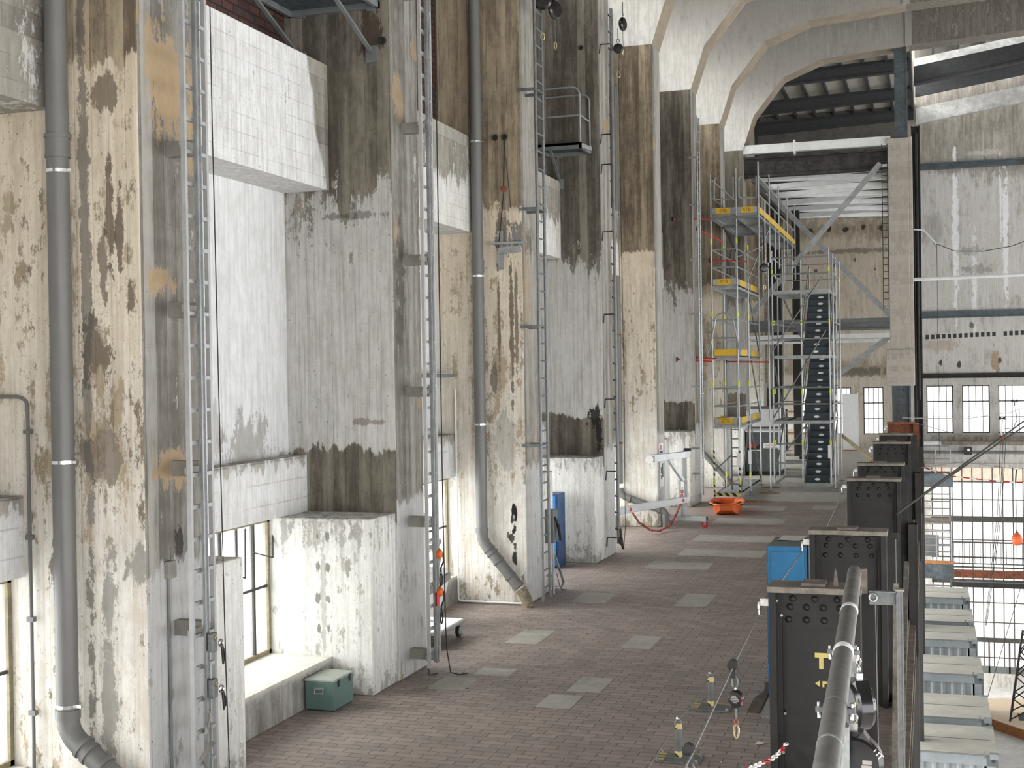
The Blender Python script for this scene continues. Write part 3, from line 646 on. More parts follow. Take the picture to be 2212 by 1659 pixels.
# ------------------------------------------------------------------ fixed ladders
def alu_ladder(y, x, z0, z1, brackets, label, lift=0):
    t = thing('fixed_ladder', label, 'ladder', (x, y, 0))
    MB().box(-.02,.02,-.016,.016,z0,z1).build('stile', M['alu_mat'], t); MB().box(-.02,.02,.324,.356,z0+.12,z1).build('stile', M['alu_mat'], t)
    r = MB(); r.box(.05,.06,.095,.15,z0+.05,z1); r.box(.02,.05,.115,.13,z0+.05,z1); r.box(.06,.075,.09,.1,z0+.05,z1); r.box(.06,.075,.145,.155,z0+.05,z1)
    r.build('safety_rail', M['zinc'], t)
    z = z0+.2; i = 0
    while z < z1-.1:
        MB().box(-.016,.016,.015,.325,z-.016,z+.016).build('rung', M['alu_mat'], t); z += .272
    for z in brackets:
        MB().box(XP-x, -.02, .2,.3, z-.065, z+.065).build('wall_bracket', M['bracket'], t)
        MB().box(-.035,-.02,-.02,.36,z-.03,z+.03).build('cross_bar', M['bracket'], t)
    return t
alu_ladder(9.5, -5.9, -.0+.02, 8.4, (5.72,4.34,2.98,1.61,7.1), 'pale aluminium ladder on the nearest pillar, left foreground')
alu_ladder(14.78, -5.87, .15, 9.6, (8.49,6.82,5.18,3.54,1.92,.27), 'aluminium ladder with orange fall arresters hanging on it')
def pipe_ladder(y, x, z0, z1, brackets, label, w=.4, mat='zinc', step=.28, hoops=True):
    t = thing('fixed_ladder', label, 'ladder', (x, y, 0))
    for q in (0, w): MB().cyl((0,q,z0),(0,q,z1), .026, 10).build('stile', M[mat], t)
    z = z0+.2
    while z < z1-.05:
        MB().cyl((0,0,z),(0,w,z), .014, 8).build('rung', M[mat], t); z += step
    for z in brackets:
        b = MB()
        if hoops:
            b.bar((XP-x,-.02,z),(0,-.02,z),.02,.05); b.bar((XP-x,w+.02,z),(0,w+.02,z),.02,.05); b.bar((0,-.02,z),(0,w+.02,z),.05,.02)
        else: b.bar((XP-x,w/2,z),(0,w/2,z),.05,.05); b.bar((0,0,z),(0,w,z),.03,.03)
        b.build('wall_bracket', M[mat], t)
    return t
pipe_ladder(19.82, -5.9, .1, 10.6, (8.27,6.37,4.49,2.59), 'galvanised pipe ladder beside the pillar with the black scorch marks', mat='zinc_dk')
pipe_ladder(35.35, -5.95, .3, 10.7, (9.6,8.3,6.8,5.3,3.3,1.6,.9), 'tall bright ladder just left of the scaffold', mat='zinc', w=.36, hoops=False)
o = thing('fixed_ladder', 'rusty thin ladder up the left side of the far concrete column', 'ladder', (-1.43, 46.3, 0))
for q in (0, .18): MB().box(q-.012,q+.012,-.02,.02,5.7,11.4).build('stile', M['blackiron'], o)
z = 5.85
while z < 11.3:
    MB().box(0,.18,-.012,.012,z-.012,z+.012).build('rung', M['blackiron'], o); z += .235
# single pole with step pegs on pillar 4
t = thing('peg_climbing_pole', 'dark climbing pole with step pegs in front of a grey pillar', 'pole', (-5.95, 25.35, 0))
MB().cyl((0,0,.3),(0,0,11.0), .035, 10).build('pole', M['greysteel'], t)
z = .6; s = 1
while z < 10.9:
    MB().tube([(0,0,z),(-.02,-.13*1.0,z),(-.02,-.14,z+.03)], .012, 6).build('peg', M['blackiron'], t); z += .33
for z in (.42,1.75,3.2,4.9,6.55,7.9,8.5,10.3): MB().tube([(0,0,z),(-.22,-.02,z),(-.24,-.02,z-.18)], .014, 6).build('wall_bracket', M['blackiron'], t)
MB().tube([(0,0,.45),(.05,-.02,.3),(.09,0,.2),(.06,.02,.35),(.03,0,.6)], .03, 8).build('cable_clamp', M['blackiron'], t)
tag(MB().tube([(-5.80,25.3,10.2),(-5.78,25.3,3),(-5.80,25.3,.6),(-5.83,25.3,.25)], .006, 6).build('guide_cable', M['rope_dk']), 'thin cable hanging beside the dark peg pole', 'cable')

# ropes and fall arresters on the first ladders
tag(MB().tube([(-6.0,10.12,8.3),(-6.0,10.13,6),(-6.0,10.17,3),(-6.0,10.2,1.2),(-6.0,10.23,.3),(-6.0,10.2,.02)], .006, 6).build('hanging_cable', M['rope_dk']), 'black cable hanging just right of the nearest ladder', 'cable')
for z, w in ((1.52,'upper'),(1.13,'lower')):
    t = thing('rope_grab', '%s of two steel rope grabs with black carabiners on the nearest ladder' % w, 'fall arrester', (-5.80, 9.625, z), 0, 'rope grabs on the nearest ladder')
    b = MB(); b.box(-.015,.035,-.035,.05,-.08,.08); b.build('body', M['zinc_dk'], t, bevel=.008)
    b = MB(); b.cyl((.035,.01,.04),(.045,.01,.04),.022,10); b.build('badge', M['brass'], t)
    MB().ring((.04,.09,-.02),.03,.009,'x',10,6).build('shackle', M['chrome'], t)
    MB().tube([(.04,.1,-.03),(.05,.13,-.1),(.05,.14,-.17),(.05,.11,-.2),(.05,.1,-.12),(.04,.1,-.03)], .011, 6).build('carabiner', M['blackiron'], t)
t = thing('ladder_foot_rest', 'small folded grey foot rest on the nearest ladder rail', 'foot rest', (-5.84, 9.62, .62))
MB().add([(0,-.04,.02),(0,.04,.06),(.02,-.2,-.05),(.06,-.2,-.05),(.05,.04,.04),(.02,-.2,-.07)], [(0,1,4,3,2),(2,3,5),(0,2,5),(1,4,3,5,0)]).build('tread_plate', M['bracket'], t)
MB().add([(0,.0,.32),(.03,.03,.3),(.02,-.03,.14),(.0,-.06,.12),(.02,0,.3)], [(0,1,2,3),(4,1,2)]).build('latch_plate', M['bracket'], t)
for z, w in ((1.47,'upper'),(1.0,'lower')):
    t = thing('fall_arrester', '%s of two orange fall arresters hooked on the second ladder' % w, 'fall arrester', (-5.80, 14.95, z), 0, 'orange fall arresters')
    MB().lathe([(.01,-.045),(.05,-.04),(.065,-.01),(.065,.01),(.05,.04),(.01,.045)], (0,.02,.06), 'x', 14).build('housing', M['orange'], t)
    MB().tube([(0,.05,.12),(.02,.13,.04),(.02,.14,-.05),(0,.09,-.13),(0,.1,-.18)], .012, 6).build('lanyard', M['rope_dk'], t)
    q = MB(); q.ring((0,.10,-.27),.04,.010,'x',12,6,sz=1.9); q.build('carabiner', M['blackiron'], t)
tag(MB().box(-5.812,-5.79,14.87,14.95,.9,1.07).build('ladder_tag', M['sticker_red']), 'red tag wrapped on the second ladder near its foot', 'tag')
tag(MB().tube([(-5.82,15.2,8.5),(-5.82,15.2,2.2),(-5.8,15.18,.6),(-5.78,15.16,.3),(-5.72,15.12,.03),(-5.6,15.1,.015),(-5.52,15.2,.015)], .008, 6).build('hanging_cable', M['rope_dk']), 'cable beside the second ladder with its end curled on the floor', 'cable')
tag(MB().tube([(-5.92,14.95,.45),(-5.95,14.96,.1),(-5.95,14.98,.015),(-5.88,15.1,.015)], .007, 6).build('short_cord', M['rope_dk']), 'short black cord hanging from the lowest bracket of the second ladder', 'cord')
# white hook rack behind the second ladder
t = thing('hook_rack', 'white upright rack of short hooks behind the second ladder', 'rack', (-6.45, 16.15, 0))
MB().box(-.02,.02,-.02,.02,0,1.9).build('upright', M['white'], t); MB().box(-.12,.12,-.12,.12,0,.02).build('foot', M['white'], t)
for z in (.45,.72,1.1,1.4,1.5,1.77):
    b = MB(); b.box(.02,.16,-.012,.012,z-.014,z+.014); b.box(.13,.155,-.012,.012,z+.014,z+.06); b.build('hook', M['white'], t)
# white sheeted cart by the bright window
t = thing('sheeted_cart', 'white covered cart with a grey bumper under the bright window', 'cart', (-7.22, 18.2, 0))
prof = [(-.62,.2),(-.5,.16),(-.2,.12),(.12,.3),(.32,.52),(.36,.72),(.3,.8),(-.4,.92),(-.62,.94)]
MB().prism(prof, 'yz', -.18, .2).build('cover', M['fabric'], t, bevel=.03)
MB().bar((.22,-.6,.57),(.22,.3,.68),.05,.1).build('bumper', M['bracket'], t)
MB().tube([(.05,-.6,1.12),(.05,.2,1.14),(.05,.33,1.2)], .05, 8).build('handle', M['bracket'], t)
MB().tube([(.1,.1,.78),(.1,.22,.95)], .03, 6).build('strut', M['bracket'], t)
b = MB()
for y in (-.45, .0): b.cyl((-.17,y,.12),(-.11,y,.12),.12,14); b.cyl((.12,y,.12),(.18,y,.12),.12,14)
b.build('wheel', M['rubber'], t)
# flat dolly
t = thing('platform_dolly', 'low flat dolly with a white mat and grey castors on the floor', 'dolly', (-6.72, 16.95, 0))
MB().box(-.36,.36,-.55,.5,.2,.235).build('frame', M['zinc'], t); MB().box(-.33,.33,-.52,.47,.235,.25).build('mat', M['fabric'], t)
for sx in (-.29,.29):
    for y in (-.46,.4):
        w = MB(); w.lathe([(.03,-.022),(.088,-.022),(.092,0),(.088,.022),(.03,.022)], (sx,y,.092), 'x', 18); w = w.build('castor', M['rubber'], t)
        MB().cyl((sx-.026,y,.092),(sx+.026,y,.092),.06,14).build('hub', M['zinc'], w)
        b = MB(); b.box(sx-.036,sx-.027,y-.025,y+.025,.08,.2); b.box(sx+.027,sx+.036,y-.025,y+.025,.08,.2); b.box(sx-.036,sx+.036,y-.03,y+.03,.19,.2); b.build('fork', M['zinc'], w)
# thin canopy plate
t = tag(MB().prism([(-.55,0),(.3,0),(.5,.03),(.3,.06),(-.55,.05)], 'yz', -7.62, -7.32).build('wall_canopy', M['greysteel'], None, loc=(0,19.4,3.70)), 'thin white topped canopy plate sticking out above the bright window', 'canopy')
MB().box(-7.62,-7.33,-.5,.28,.062,.066).build('top_sheet', M['white'], t)

# ------------------------------------------------------------------ green trunk on the floor
t = thing('metal_trunk', 'green grey metal trunk with a pale lid on the brick floor', 'trunk', (-6.54, 13.13, 0))
MB().box(-.18,.18,0,.5,.01,.325).build('body', M['green'], t, bevel=.008)
MB().box(-.187,.187,-.006,.506,.325,.355).build('lid', M['green_lid'], t, bevel=.01)
b = MB(); b.tube([(-.05,-.012,.245),(-.05,-.03,.2),(.05,-.03,.2),(.05,-.012,.245)], .008, 8); b.box(-.06,.06,-.012,0,.24,.262); b.build('handle', M['zinc'], t)
for y in (.11, .4): MB().box(.18,.192,y-.02,y+.02,.26,.34).build('latch', M['blackiron'], t)
MB().box(-.17,.17,.02,.48,0,.012).build('base', M['blackiron'], t)

# ------------------------------------------------------------------ wall platform above the first bay, and the railed one
def wall_platform(x0, x1, y1, dep, z, label, guard, arms):
    t = thing('wall_platform', label, 'platform', ((x0+x1)/2, y1, z)); cx = (x0+x1)/2
    a, b_ = x0-cx, x1-cx
    f = MB(); f.box(a,b_,-dep,-dep+.05,-.1,.02); f.box(a,b_,-.05,0,-.1,.02); f.box(a,a+.05,-dep,0,-.1,.02); f.box(b_-.05,b_,-dep,0,-.1,.02); f.build('frame', M['greysteel'], t)
    g = MB(); n = int(dep/.045)
    for i in range(n): g.box(a,b_,-dep+i*.045,-dep+i*.045+.012,-.03,.02)
    for i in range(5): g.box(a+(b_-a)*i/4-.006,a+(b_-a)*i/4+.006,-dep,0,-.02,.0)
    g.build('grating', M['bluegrey'], t)
    for x in arms:
        q = MB(); q.bar((x,-dep+.15,-.06),(x,-.03,-.62),.05,.03); q.box(x-.07,x+.07,-.03,0,-.75,-.55); q.box(x-.06,x+.06,-.03,0,-.12,.06); q.build('strut', M['greysteel'], t)
    if guard:
        h = MB(); r = .02
        for y in (-dep+.03, -.06):
            h.tube([(a,y,1.1)] + bend((a,y,1.1),(b_-.03,y,1.1),(b_-.03,y,0),.18,6) + [(b_-.03,y,0)], r, 8)
        h.tube([(b_-.03,-dep+.03,.55),(b_-.03,-.06,.55)], r, 8); h.tube([(a,-dep+.03,.55),(b_-.03,-dep+.03,.55)], r, 8)
        h.build('guard_rail', M['zinc'], t)
        q = MB(); q.bar((b_,-dep,-.05),(b_+.08,-.4,-.05),.03,.08); q.build('kick_plate', M['zinc'], t)
    return t
wall_platform(-7.55, -6.32, YK(2), 1.6, 8.33, 'dark steel grating platform on struts at the top edge of the photo', False, (-.45,.5))
wall_platform(-7.3, -6.36, YK(4), .85, 8.2, 'small platform with a curved guard rail high on a brown pillar', True, (-.2,))
# eye bolts
for (x, y, z, lb) in ((-6.62,19.94,7.56,'left of two eye bolts above the hanging pulley'),(-6.46,19.94,7.56,'right of two eye bolts above the hanging pulley'),(-6.27,14.61,7.82,'single eye bolt near the top of the second pillar'),(-6.55,25.27,10.25,'eye bolt above the railed wall platform')):
    t = thing('eye_bolt', lb, 'bolt', (x, y, z), 0, None); MB().ring((0,-.03,0),.04,.011,'y',14,6).build('ring', M['blackiron'], t); MB().cyl((0,-.02,.0),(0,.02,0),.03,10).build('collar', M['blackiron'], t)
# pulley and sling hanging down pillar 3
t = thing('pulley_block', 'small pulley block hanging on cords against the brown pillar', 'pulley', (-6.47, 19.86, 6.72))
MB().lathe([(.01,-.02),(.05,-.018),(.04,0),(.05,.018),(.01,.02)], (0,0,0), 'y', 14).build('sheave', M['rust'], t)
MB().tube([(0,0,.06),(.01,.06,.82)], .012, 6).build('cord', M['rope_dk'], t)
MB().tube([(0,0,-.05),(-.06,.03,-.5),(-.13,.05,-1.0)], .009, 6).build('cord', M['rope_dk'], t)
MB().tube([(.01,0,-.05),(.02,.03,-.6),(.02,.03,-.8),(0,.03,-1.0),(.05,.03,-1.1),(.09,.03,-.95),(.08,.03,-.7)], .009, 6).build('sling', M['zinc_dk'], t)
MB().tube([(.04,.02,.5),(.1,.05,-.3)], .006, 6).build('cord', M['rope_dk'], t)
t = thing('wall_bracket_arm', 'grey steel bracket arm bolted to the second piped pillar', 'bracket', (-6.56, 19.94, 5.75))
b = MB(); b.box(-.05,.05,-.03,0,-.32,.3); b.build('back_plate', M['zinc'], t)
b = MB(); b.bar((-.15,-.08,.1),(.45,-.03,.1),.05,.04); b.bar((-.02,-.06,-.02),(.36,-.06,.0),.05,.1); b.build('arm', M['zinc'], t)
MB().box(-.035,.035,-.05,-.02,-.06,.04).build('slot', M['blackiron'], t)
# hanging retractable lifelines (small)
def small_srl(x, y, z, label, rz=0, r=.10, hook=True, drop=.35):
    t = thing('retractable_lifeline', label, 'fall arrester', (x, y, z), rz, 'retractable lifelines hanging by the pillars')
    MB().lathe([(.02,-.05),(r*.8,-.045),(r,-.015),(r,.015),(r*.8,.045),(.02,.05)], (0,0,0), 'y', 18).build('housing', M['black'], t)
    MB().ring((0,0,r+.05),.03,.009,'y',10,6).build('swivel', M['zinc_dk'], t)
    MB().tube([(0,0,r+.08),(0,0,r+.3)], .008, 6).build('sling', M['rope_dk'], t)
    if hook:
        MB().cyl((0,0,-r),(0,0,-r-drop),.006,6).build('cable', M['zinc_dk'], t)
        MB().ring((0,0,-r-drop-.07),.03,.011,'y',12,6,sz=1.9).build('snap_hook', M['brass'], t)
    return t
small_srl(-5.82,20.0,9.72,'left of two black lifelines at the top of the pipe ladder', .3, .16)
small_srl(-5.68,20.25,9.62,'right of two black lifelines at the top of the pipe ladder, with a glossy side', 1.2, .16)
small_srl(-5.72,25.4,10.68,'upper black lifeline seen edge on beside the peg pole', 1.4, .14)
small_srl(-5.80,25.3,10.18,'lower round black lifeline with a brass hook beside the peg pole', .2, .10)
small_srl(-4.25,36.0,6.53,'round black lifeline hanging from the upper scaffold deck', .2, .12)
MB().cyl((0,0,.2),(0,0,1.15),.02,8).build('strap', M['rubber'], bpy.data.objects['retractable_lifeline.004'])

# control box stand and lockers by the pipe ladder
t = thing('control_box_stand', 'grey control box on a galvanised floor frame beside the pipe ladder', 'control box', (-6.16, 21.12, 0))
MB().box(-.13,.09,-.05,.22,.86,1.42).build('box', M['crate_grey'], t, bevel=.01)
b = MB()
for x in (-.1,.06): b.cyl((x,.0,0),(x,0,.9),.025,8)
b.cyl((-.1,0,.3),(.06,0,.3),.02,8); b.tube([(.06,0,.75),(.14,.35,.15),(.06,.5,.03),(-.1,.35,.03),(-.1,0,.03)], .022, 8); b.build('frame', M['zinc'], t)
b = MB(); b.tube([(.1,0,1.3),(.15,.06,1.15),(.17,.1,.9),(.14,.12,1.05),(.12,.05,1.2)], .022, 6); b.build('cable_coil', M['rubber'], t)
MB().tube([(.05,.25,.3),(.1,.28,.05),(.14,.3,.015),(.1,.36,.015),(.2,.3,.015)], .006, 6).build('loose_cable', M['rope_dk'], t)
t = thing('blue_locker', 'narrow bright blue locker half hidden behind the pipe ladder', 'locker', (-7.02, 23.85, 0))
MB().box(-.28,.245,0,.5,0,1.42).build('body', M['blue_shaded'], t, bevel=.006)  # side shade is put into the body colour
MB().box(-.25,.2,-.02,0,.05,1.38).build('door', M['blue_lit'], t, bevel=.004)  # window light is put into the door colour
MB().box(.12,.15,-.035,-.02,.6,.72).build('handle', M['zinc'], t)
# notices on pillar 5
t = thing('notice_board', 'white notice with a red square logo on the side of a white pillar', 'sign', (-6.19, 31.0, 1.86))
MB().box(-.01,.005,-.24,.24,-.13,.13).build('board', M['white'], t); MB().box(.005,.008,-.17,.02,-.02,.09).build('logo', M['sticker_red'], t)
text_mesh('II', .1, (.009,-.075,.035), (0,1,0), (0,0,1), M['white'], 'logo_mark', t); MB().box(.005,.008,-.15,.17,-.1,-.05).build('caption', M['sticker_blue'], t)
t = thing('poster', 'pale grey poster with small pictures below the notice', 'poster', (-6.19, 31.05, 1.28))
MB().box(-.005,.004,-.24,.24,-.34,.34).build('sheet', M['paper'], t)
for (a0,a1,c0,c1) in ((-.14,-.02,-.02,.14),(-.14,-.02,-.16,-.06),(.02,.16,-.12,.22)): MB().box(.004,.007,a0,a1,c0,c1).build('picture', M['bluegrey'], t)
MB().cyl((.0,-.3,.42),(.1,-.3,.42),.06,14).build('lamp', M['white'], t)

# ------------------------------------------------------------------ white lifting frame
t = thing('lifting_frame', 'white aluminium lifting frame on red castors with a chain over its arm', 'lifting frame', (-5.6, 30.75, 0))
def beam(nm, p0, p1, w, h, m='alu'): return MB().bar(p0, p1, w, h).build(nm, M[m], t, bevel=.006)
beam('base_beam', (-.65,.25,.215),(.55,-.05,.215), .12,.13)
e = beam('end_cap', (.55,-.05,.215),(.562,-.053,.215), .1,.11, 'blackiron')
for x in (-.09,.05): MB().box(x-.028,x+.028,-.06,.0+.04,.28,1.12).build('mast_post', M['alu'], t)
MB().box(-.06,.03,-.03,.03,.28,.56).build('mast_sleeve', M['alu'], t)
MB().box(-.055,.02,-.08,.05,.72,1.1).build('winch_housing', M['white'], t)
MB().box(-.03,.06,.0,.09,.56,1.66).build('mast', M['alu'], t)
beam('lower_arm', (.05,.05,.66),(-1.0,-2.9,.66), .12,.15)
beam('upper_arm', (.09,.12,1.74),(-.42,-1.35,1.74), .10,.15)
beam('arm_sleeve', (-.28,-.95,1.74),(-.45,-1.45,1.74), .12,.17)
beam('brace', (.0,-.02,1.1),(-.22,-.7,1.66), .07,.09)
MB().box(.0,.16,.02,.2,1.82,1.88).build('top_cap', M['blackiron'], t)
w = MB(); w.lathe([(.02,-.06),(.09,-.06),(.06,-.03),(.06,.03),(.09,.06),(.02,.06)], (-.5,-1.5,1.72), 'y', 16); w.build('winch_drum', M['white'], t)
MB().tube([(-.5,-1.5,1.68),(-.5,-1.5,1.55)], .02, 6).build('hook', M['zinc'], t)
for (x, y) in ((.5,-.04),(-.55,.22)):
    w = MB(); w.lathe([(.02,-.02),(.075,-.022),(.085,0),(.075,.022),(.02,.02)], (x,y,.085), 'y', 18); c = w.build('castor', M['red'], t)
    b = MB(); b.box(x-.03,x+.03,y-.04,y-.03,.07,.155); b.box(x-.03,x+.03,y+.03,y+.04,.07,.155); b.box(x-.05,x+.03,y-.04,y+.04,.145,.16); b.build('fork', M['zinc'], c)
for q, yy in ((.08, 'badge'), (.83, 'badge')):
    p = Vector((.05,.05,.66)).lerp(Vector((-1.0,-2.9,.66)), q); MB().cyl(p+Vector((.055,-.02,0)), p+Vector((.066,-.024,0)), .045, 12).build('badge', M['sticker_red'], t)
def chain(pts, step, r, wire, mats):
    """alternating links along a polyline"""
    P = [Vector(p) for p in pts]; b = MB(); d = 0; i = 0; seg = 0; k = 0
    L = [0]
    for a, c in zip(P, P[1:]): L.append(L[-1] + (c-a).length)
    n = int(L[-1]/step)
    for k in range(n):
        s = (k+.5)*step; j = max(q for q in range(len(P)-1) if L[q] <= s)
        a, c = P[j], P[j+1]; u = (c-a).normalized(); p = a + u*(s-L[j])
        v = u.cross(Vector((0,0,1)) if abs(u.z) < .9 else Vector((1,0,0))).normalized(); w = u.cross(v)
        if k % 2: v = w
        ring = [p + u*(step*.72*math.cos(q*PI/4)) + v*(r*math.sin(q*PI/4)) for q in range(8)]
        b.tube(ring, wire, 5, True, (k//3) % len(mats))
    return b.build('barrier_chain', mats)
tag(chain([(-6.52,28.4,.58),(-6.45,28.45,.72),(-6.38,28.5,.60),(-6.28,28.8,.32),(-6.1,29.2,.10),(-5.95,29.5,.05),(-5.8,30.0,.12),(-5.72,30.4,.35),(-5.64,30.62,.62),(-5.62,30.66,.95)], .055, .026, .009, [M['red'], M['rust']]), 'red chain looped around the lower arm of the white lifting frame', 'chain')
tag(chain([(-1.43,9.6,.76),(-1.34,10.0,.69),(-1.2,10.5,.65),(-1.15,10.88,.66)], .045, .018, .006, [M['paper'], M['paper'], M['red']]), 'red and white chain at the foot of the nearest steel column', 'chain')

# orange rescue sled
t = thing('rescue_sled', 'orange plastic rescue sled with black straps lying on the floor', 'sled', (-5.1, 34.3, 0), .12)
vs = []; fs = []
rows = [(-.92,.16,.16,.13),(-.8,.26,.30,.03),(-.4,.30,.42,.0),(.3,.30,.44,.0),(.75,.26,.36,.04),(.95,.16,.2,.14)]
for (y, wb, wt, zb) in rows: vs += [(-wt,y,.26),(-wt*.93,y,.24),(-wb,y,zb),(wb,y,zb),(wt*.93,y,.24),(wt,y,.26)]
for i in range(len(rows)-1):
    for j in range(5): fs.append((i*6+j, i*6+j+1, (i+1)*6+j+1, (i+1)*6+j))
fs += [(0,1,2,3,4,5), tuple(range(30,36))]
hull = MB().add(vs, fs, 0, True).build('hull', M['orange'], t)
sd = hull.modifiers.new('thickness', 'SOLIDIFY'); sd.thickness = .018
b = MB(); b.tube([(r[2]*1.02, r[0], .27) for r in rows] + [(-r[2]*1.02, r[0], .27) for r in rows[::-1]], .018, 6, True); b.build('rim', M['orange'], t)
for y in (-.55,-.1,.4): MB().tube([(-.43,y,.25),(-.2,y+.08,.16),(.1,y-.1,.12),(.42,y+.05,.25)], .02, 5).build('strap', M['rubber'], t)
MB().tube([(.0,-.2,.12),(.2,.1,.16),(.3,.4,.2),(.1,.5,.14)], .03, 6).build('rope_bundle', M['plank'], t)
# ------------------------------------------------------------------ scaffolds
def std(t, x, y, z0, z1, r=.024, m='zinc'):
    o = MB().cyl((x,y,z0),(x,y,z1), r, 8).build('standard', M[m], t)
    if z0 < .2:
        b = MB(); b.cyl((x,y,.0),(x,y,z0), .014, 6); b.box(x-.07,x+.07,y-.07,y+.07,0,.012); b.bar((x-.09,y,z0-.03),(x+.09,y,z0-.03),.02,.02); b.build('base_jack', M['zinc_dk'], o)
    return o
def stickers(t, pts, s=.03):
    for (x,y,z) in pts: MB().cyl((x,y,z-.07),(x,y,z+.07), s, 8).build('sticker', M['lime'], t)
def deck(t, x0, x1, y0, y1, z, planks=1, along='y'):
    b = MB()
    n = planks
    for i in range(n):
        a = x0 + (x1-x0)*i/n + .01; c = x0 + (x1-x0)*(i+1)/n - .01
        b.box(a,c,y0,y1,z-.02,z); b.box(a,a+.03,y0,y1,z-.07,z); b.box(c-.03,c,y0,y1,z-.07,z)
        k = int((y1-y0)/.25)
        for j in range(k+1): b.box(a,c,y0+(y1-y0)*j/max(1,k)-.015,y0+(y1-y0)*j/max(1,k)+.015,z-.055,z-.02)
    return b.build('deck', M['zinc'], t)
def toe(t, p0, p1, z, text=False, full=False):
    p0 = Vector(p0+(z+.09,)); p1 = Vector(p1+(z+.09,)); d = p1-p0
    o = MB().bar(p0, p1, .03, .17).build('toe_board', M['yellow'] if full else M['zinc'], t)
    if not full: MB().bar(p0+d*.18, p0+d*.80, .036, .165).build('yellow_panel', M['yellow'], o)
    if text:
        u = d.normalized(); c = p0 + d*.49; nrm = u.cross(Vector((0,0,1)))
        text_mesh('STB', .13, c + nrm*.02, u, (0,0,1), M['text_brn'], 'lettering', o, .001)
    return o
def rail(t, pts, r=.021, nm='guard_rail', m='zinc'): return MB().tube(pts, r, 7).build(nm, M[m], t)

# access scaffold beside the pillars
t = thing('access_scaffold', 'narrow access scaffold with yellow toe boards against the pillars, left of the stairs', 'scaffold', (-5.4, 36.4, 0))
t.location = (0,0,0)
XL, XR, XQ = -5.76, -5.05, -4.43
YS = (36.4, 38.7, 41.27)
for y in YS:
    std(t, XL, y, .14, 9.25 if y < 37 else 8.9); std(t, XR, y, .14, 9.35 if y < 37 else 7.4)
for i, y in enumerate((36.4, 38.97, 41.54, 44.1, 46.7)): std(t, XQ, y, 6.9 if i else 6.6, 9.5)
for i, y in enumerate((37.6, 40.2, 42.8, 45.4)): std(t, XQ+.02, y, 6.5, 8.55)
for x in (XL, XR):
    b = MB(); b.cyl((x,36.4,.2),(x,36.4,1.55),.0262,8); b.build('hazard_sleeve', M['hazard_v'], t)
deck(t, XL, XR, 36.4, 38.7, .28); deck(t, XL, XR, 38.75, 41.2, .28)
MB().box(XL,XR,36.34,36.4,.2,.3).build('hazard_edge', M['hazard'], t)
for z, ye in ((2.22,41.27),(4.14,41.27),(6.12,41.27)):
    deck(t, XL+.02, XR-.02, 36.45, ye, z)
    b = MB()
    for y in YS: b.bar((XL,y,z-.09),(XR,y,z-.09),.04,.06)
    b.bar((XL,36.4,z-.09),(XL,ye,z-.09),.04,.05); b.bar((XR,36.4,z-.09),(XR,ye,z-.09),.04,.05); b.build('transom', M['zinc'], t)
    toe(t, (XL+.04,36.4), (XR-.04,36.4), z, True, full=abs(z-4.14) < .01) if z != 4.14 else toe(t, (XL+.04,36.4), (XR-.04,36.4), z, False, True)
    toe(t, (XR,36.5), (XR,38.65), z); toe(t, (XR,38.8), (XR,41.2), z)
    toe(t, (XL,36.5), (XL,38.65), z, False, True)
    for q in (.5, 1.0):
        rail(t, [(XL,36.42,z+q),(XR,36.42,z+q)]); rail(t, [(XL,36.4,z+q),(XL,ye,z+q)]); rail(t, [(XR,36.4,z+q),(XR,ye,z+q)])
z = 8.1
deck(t, XL+.02, XQ, 36.45, 41.27, z, 2); deck(t, XR, XQ, 41.3, 46.7, z)
b = MB()
for y in (36.4,38.7,41.27,43.9,46.7): b.bar((XL if y < 42 else XR,y,z-.1),(XQ,y,z-.1),.05,.08)
for x in (XL,XR,XQ): b.bar((x,36.4,z-.1),(x,41.27 if x < -5.5 else 46.7,z-.1),.04,.06)
b.build('transom', M['zinc_dk'], t)
toe(t, (XL+.04,36.4), (XR-.04,36.4), z, True); toe(t, (XR+.04,36.4), (XQ-.04,36.4), z, True)
for y in (36.6, 39.1, 41.65, 44.2): toe(t, (XQ,y), (XQ,y+2.4), z, False, True)
for x0, x1 in ((XL+.1,XR-.08),(XR+.08,XQ-.06)):
    rail(t, [(x1,36.42,z+.45),(x1,36.42,z+1.02)]); rail(t, bend((x1,36.42,z+1.02),(x0,36.42,z+1.02),(x0,36.42,z+.45),.1,4) + bend((x0,36.42,z+1.02),(x0,36.42,z+.42),(x1,36.42,z+.42),.1,4) + [(x1,36.42,z+.42)])
for q in (.5, 1.0):
    rail(t, [(XL,36.4,z+q),(XL,41.2,z+q)]); rail(t, [(XQ,36.4,z+q),(XQ,46.7,z+q)])
for a, c in (((XQ,37.0,7.2),(XR,36.5,6.9)),((XR,38.7,6.4),(XQ,38.9,7.9)),((XR,36.4,7.0),(XL,38.7,8.0)),((XR,38.7,2.3),(XR,36.6,.3)),((XR,39,4.2),(XR,41.2,2.3)),((XR,38.7,6.1),(XR,41.2,4.2)),((XL,41.2,8.0),(XL,38.8,6.2)),((XL,36.4,.9),(XL+.35,37.5,1.3)),((XR,41.2,.3),(XR,38.9,2.1))):
    MB().cyl(a, c, .021, 7).build('brace', M['zinc_dk'], t)
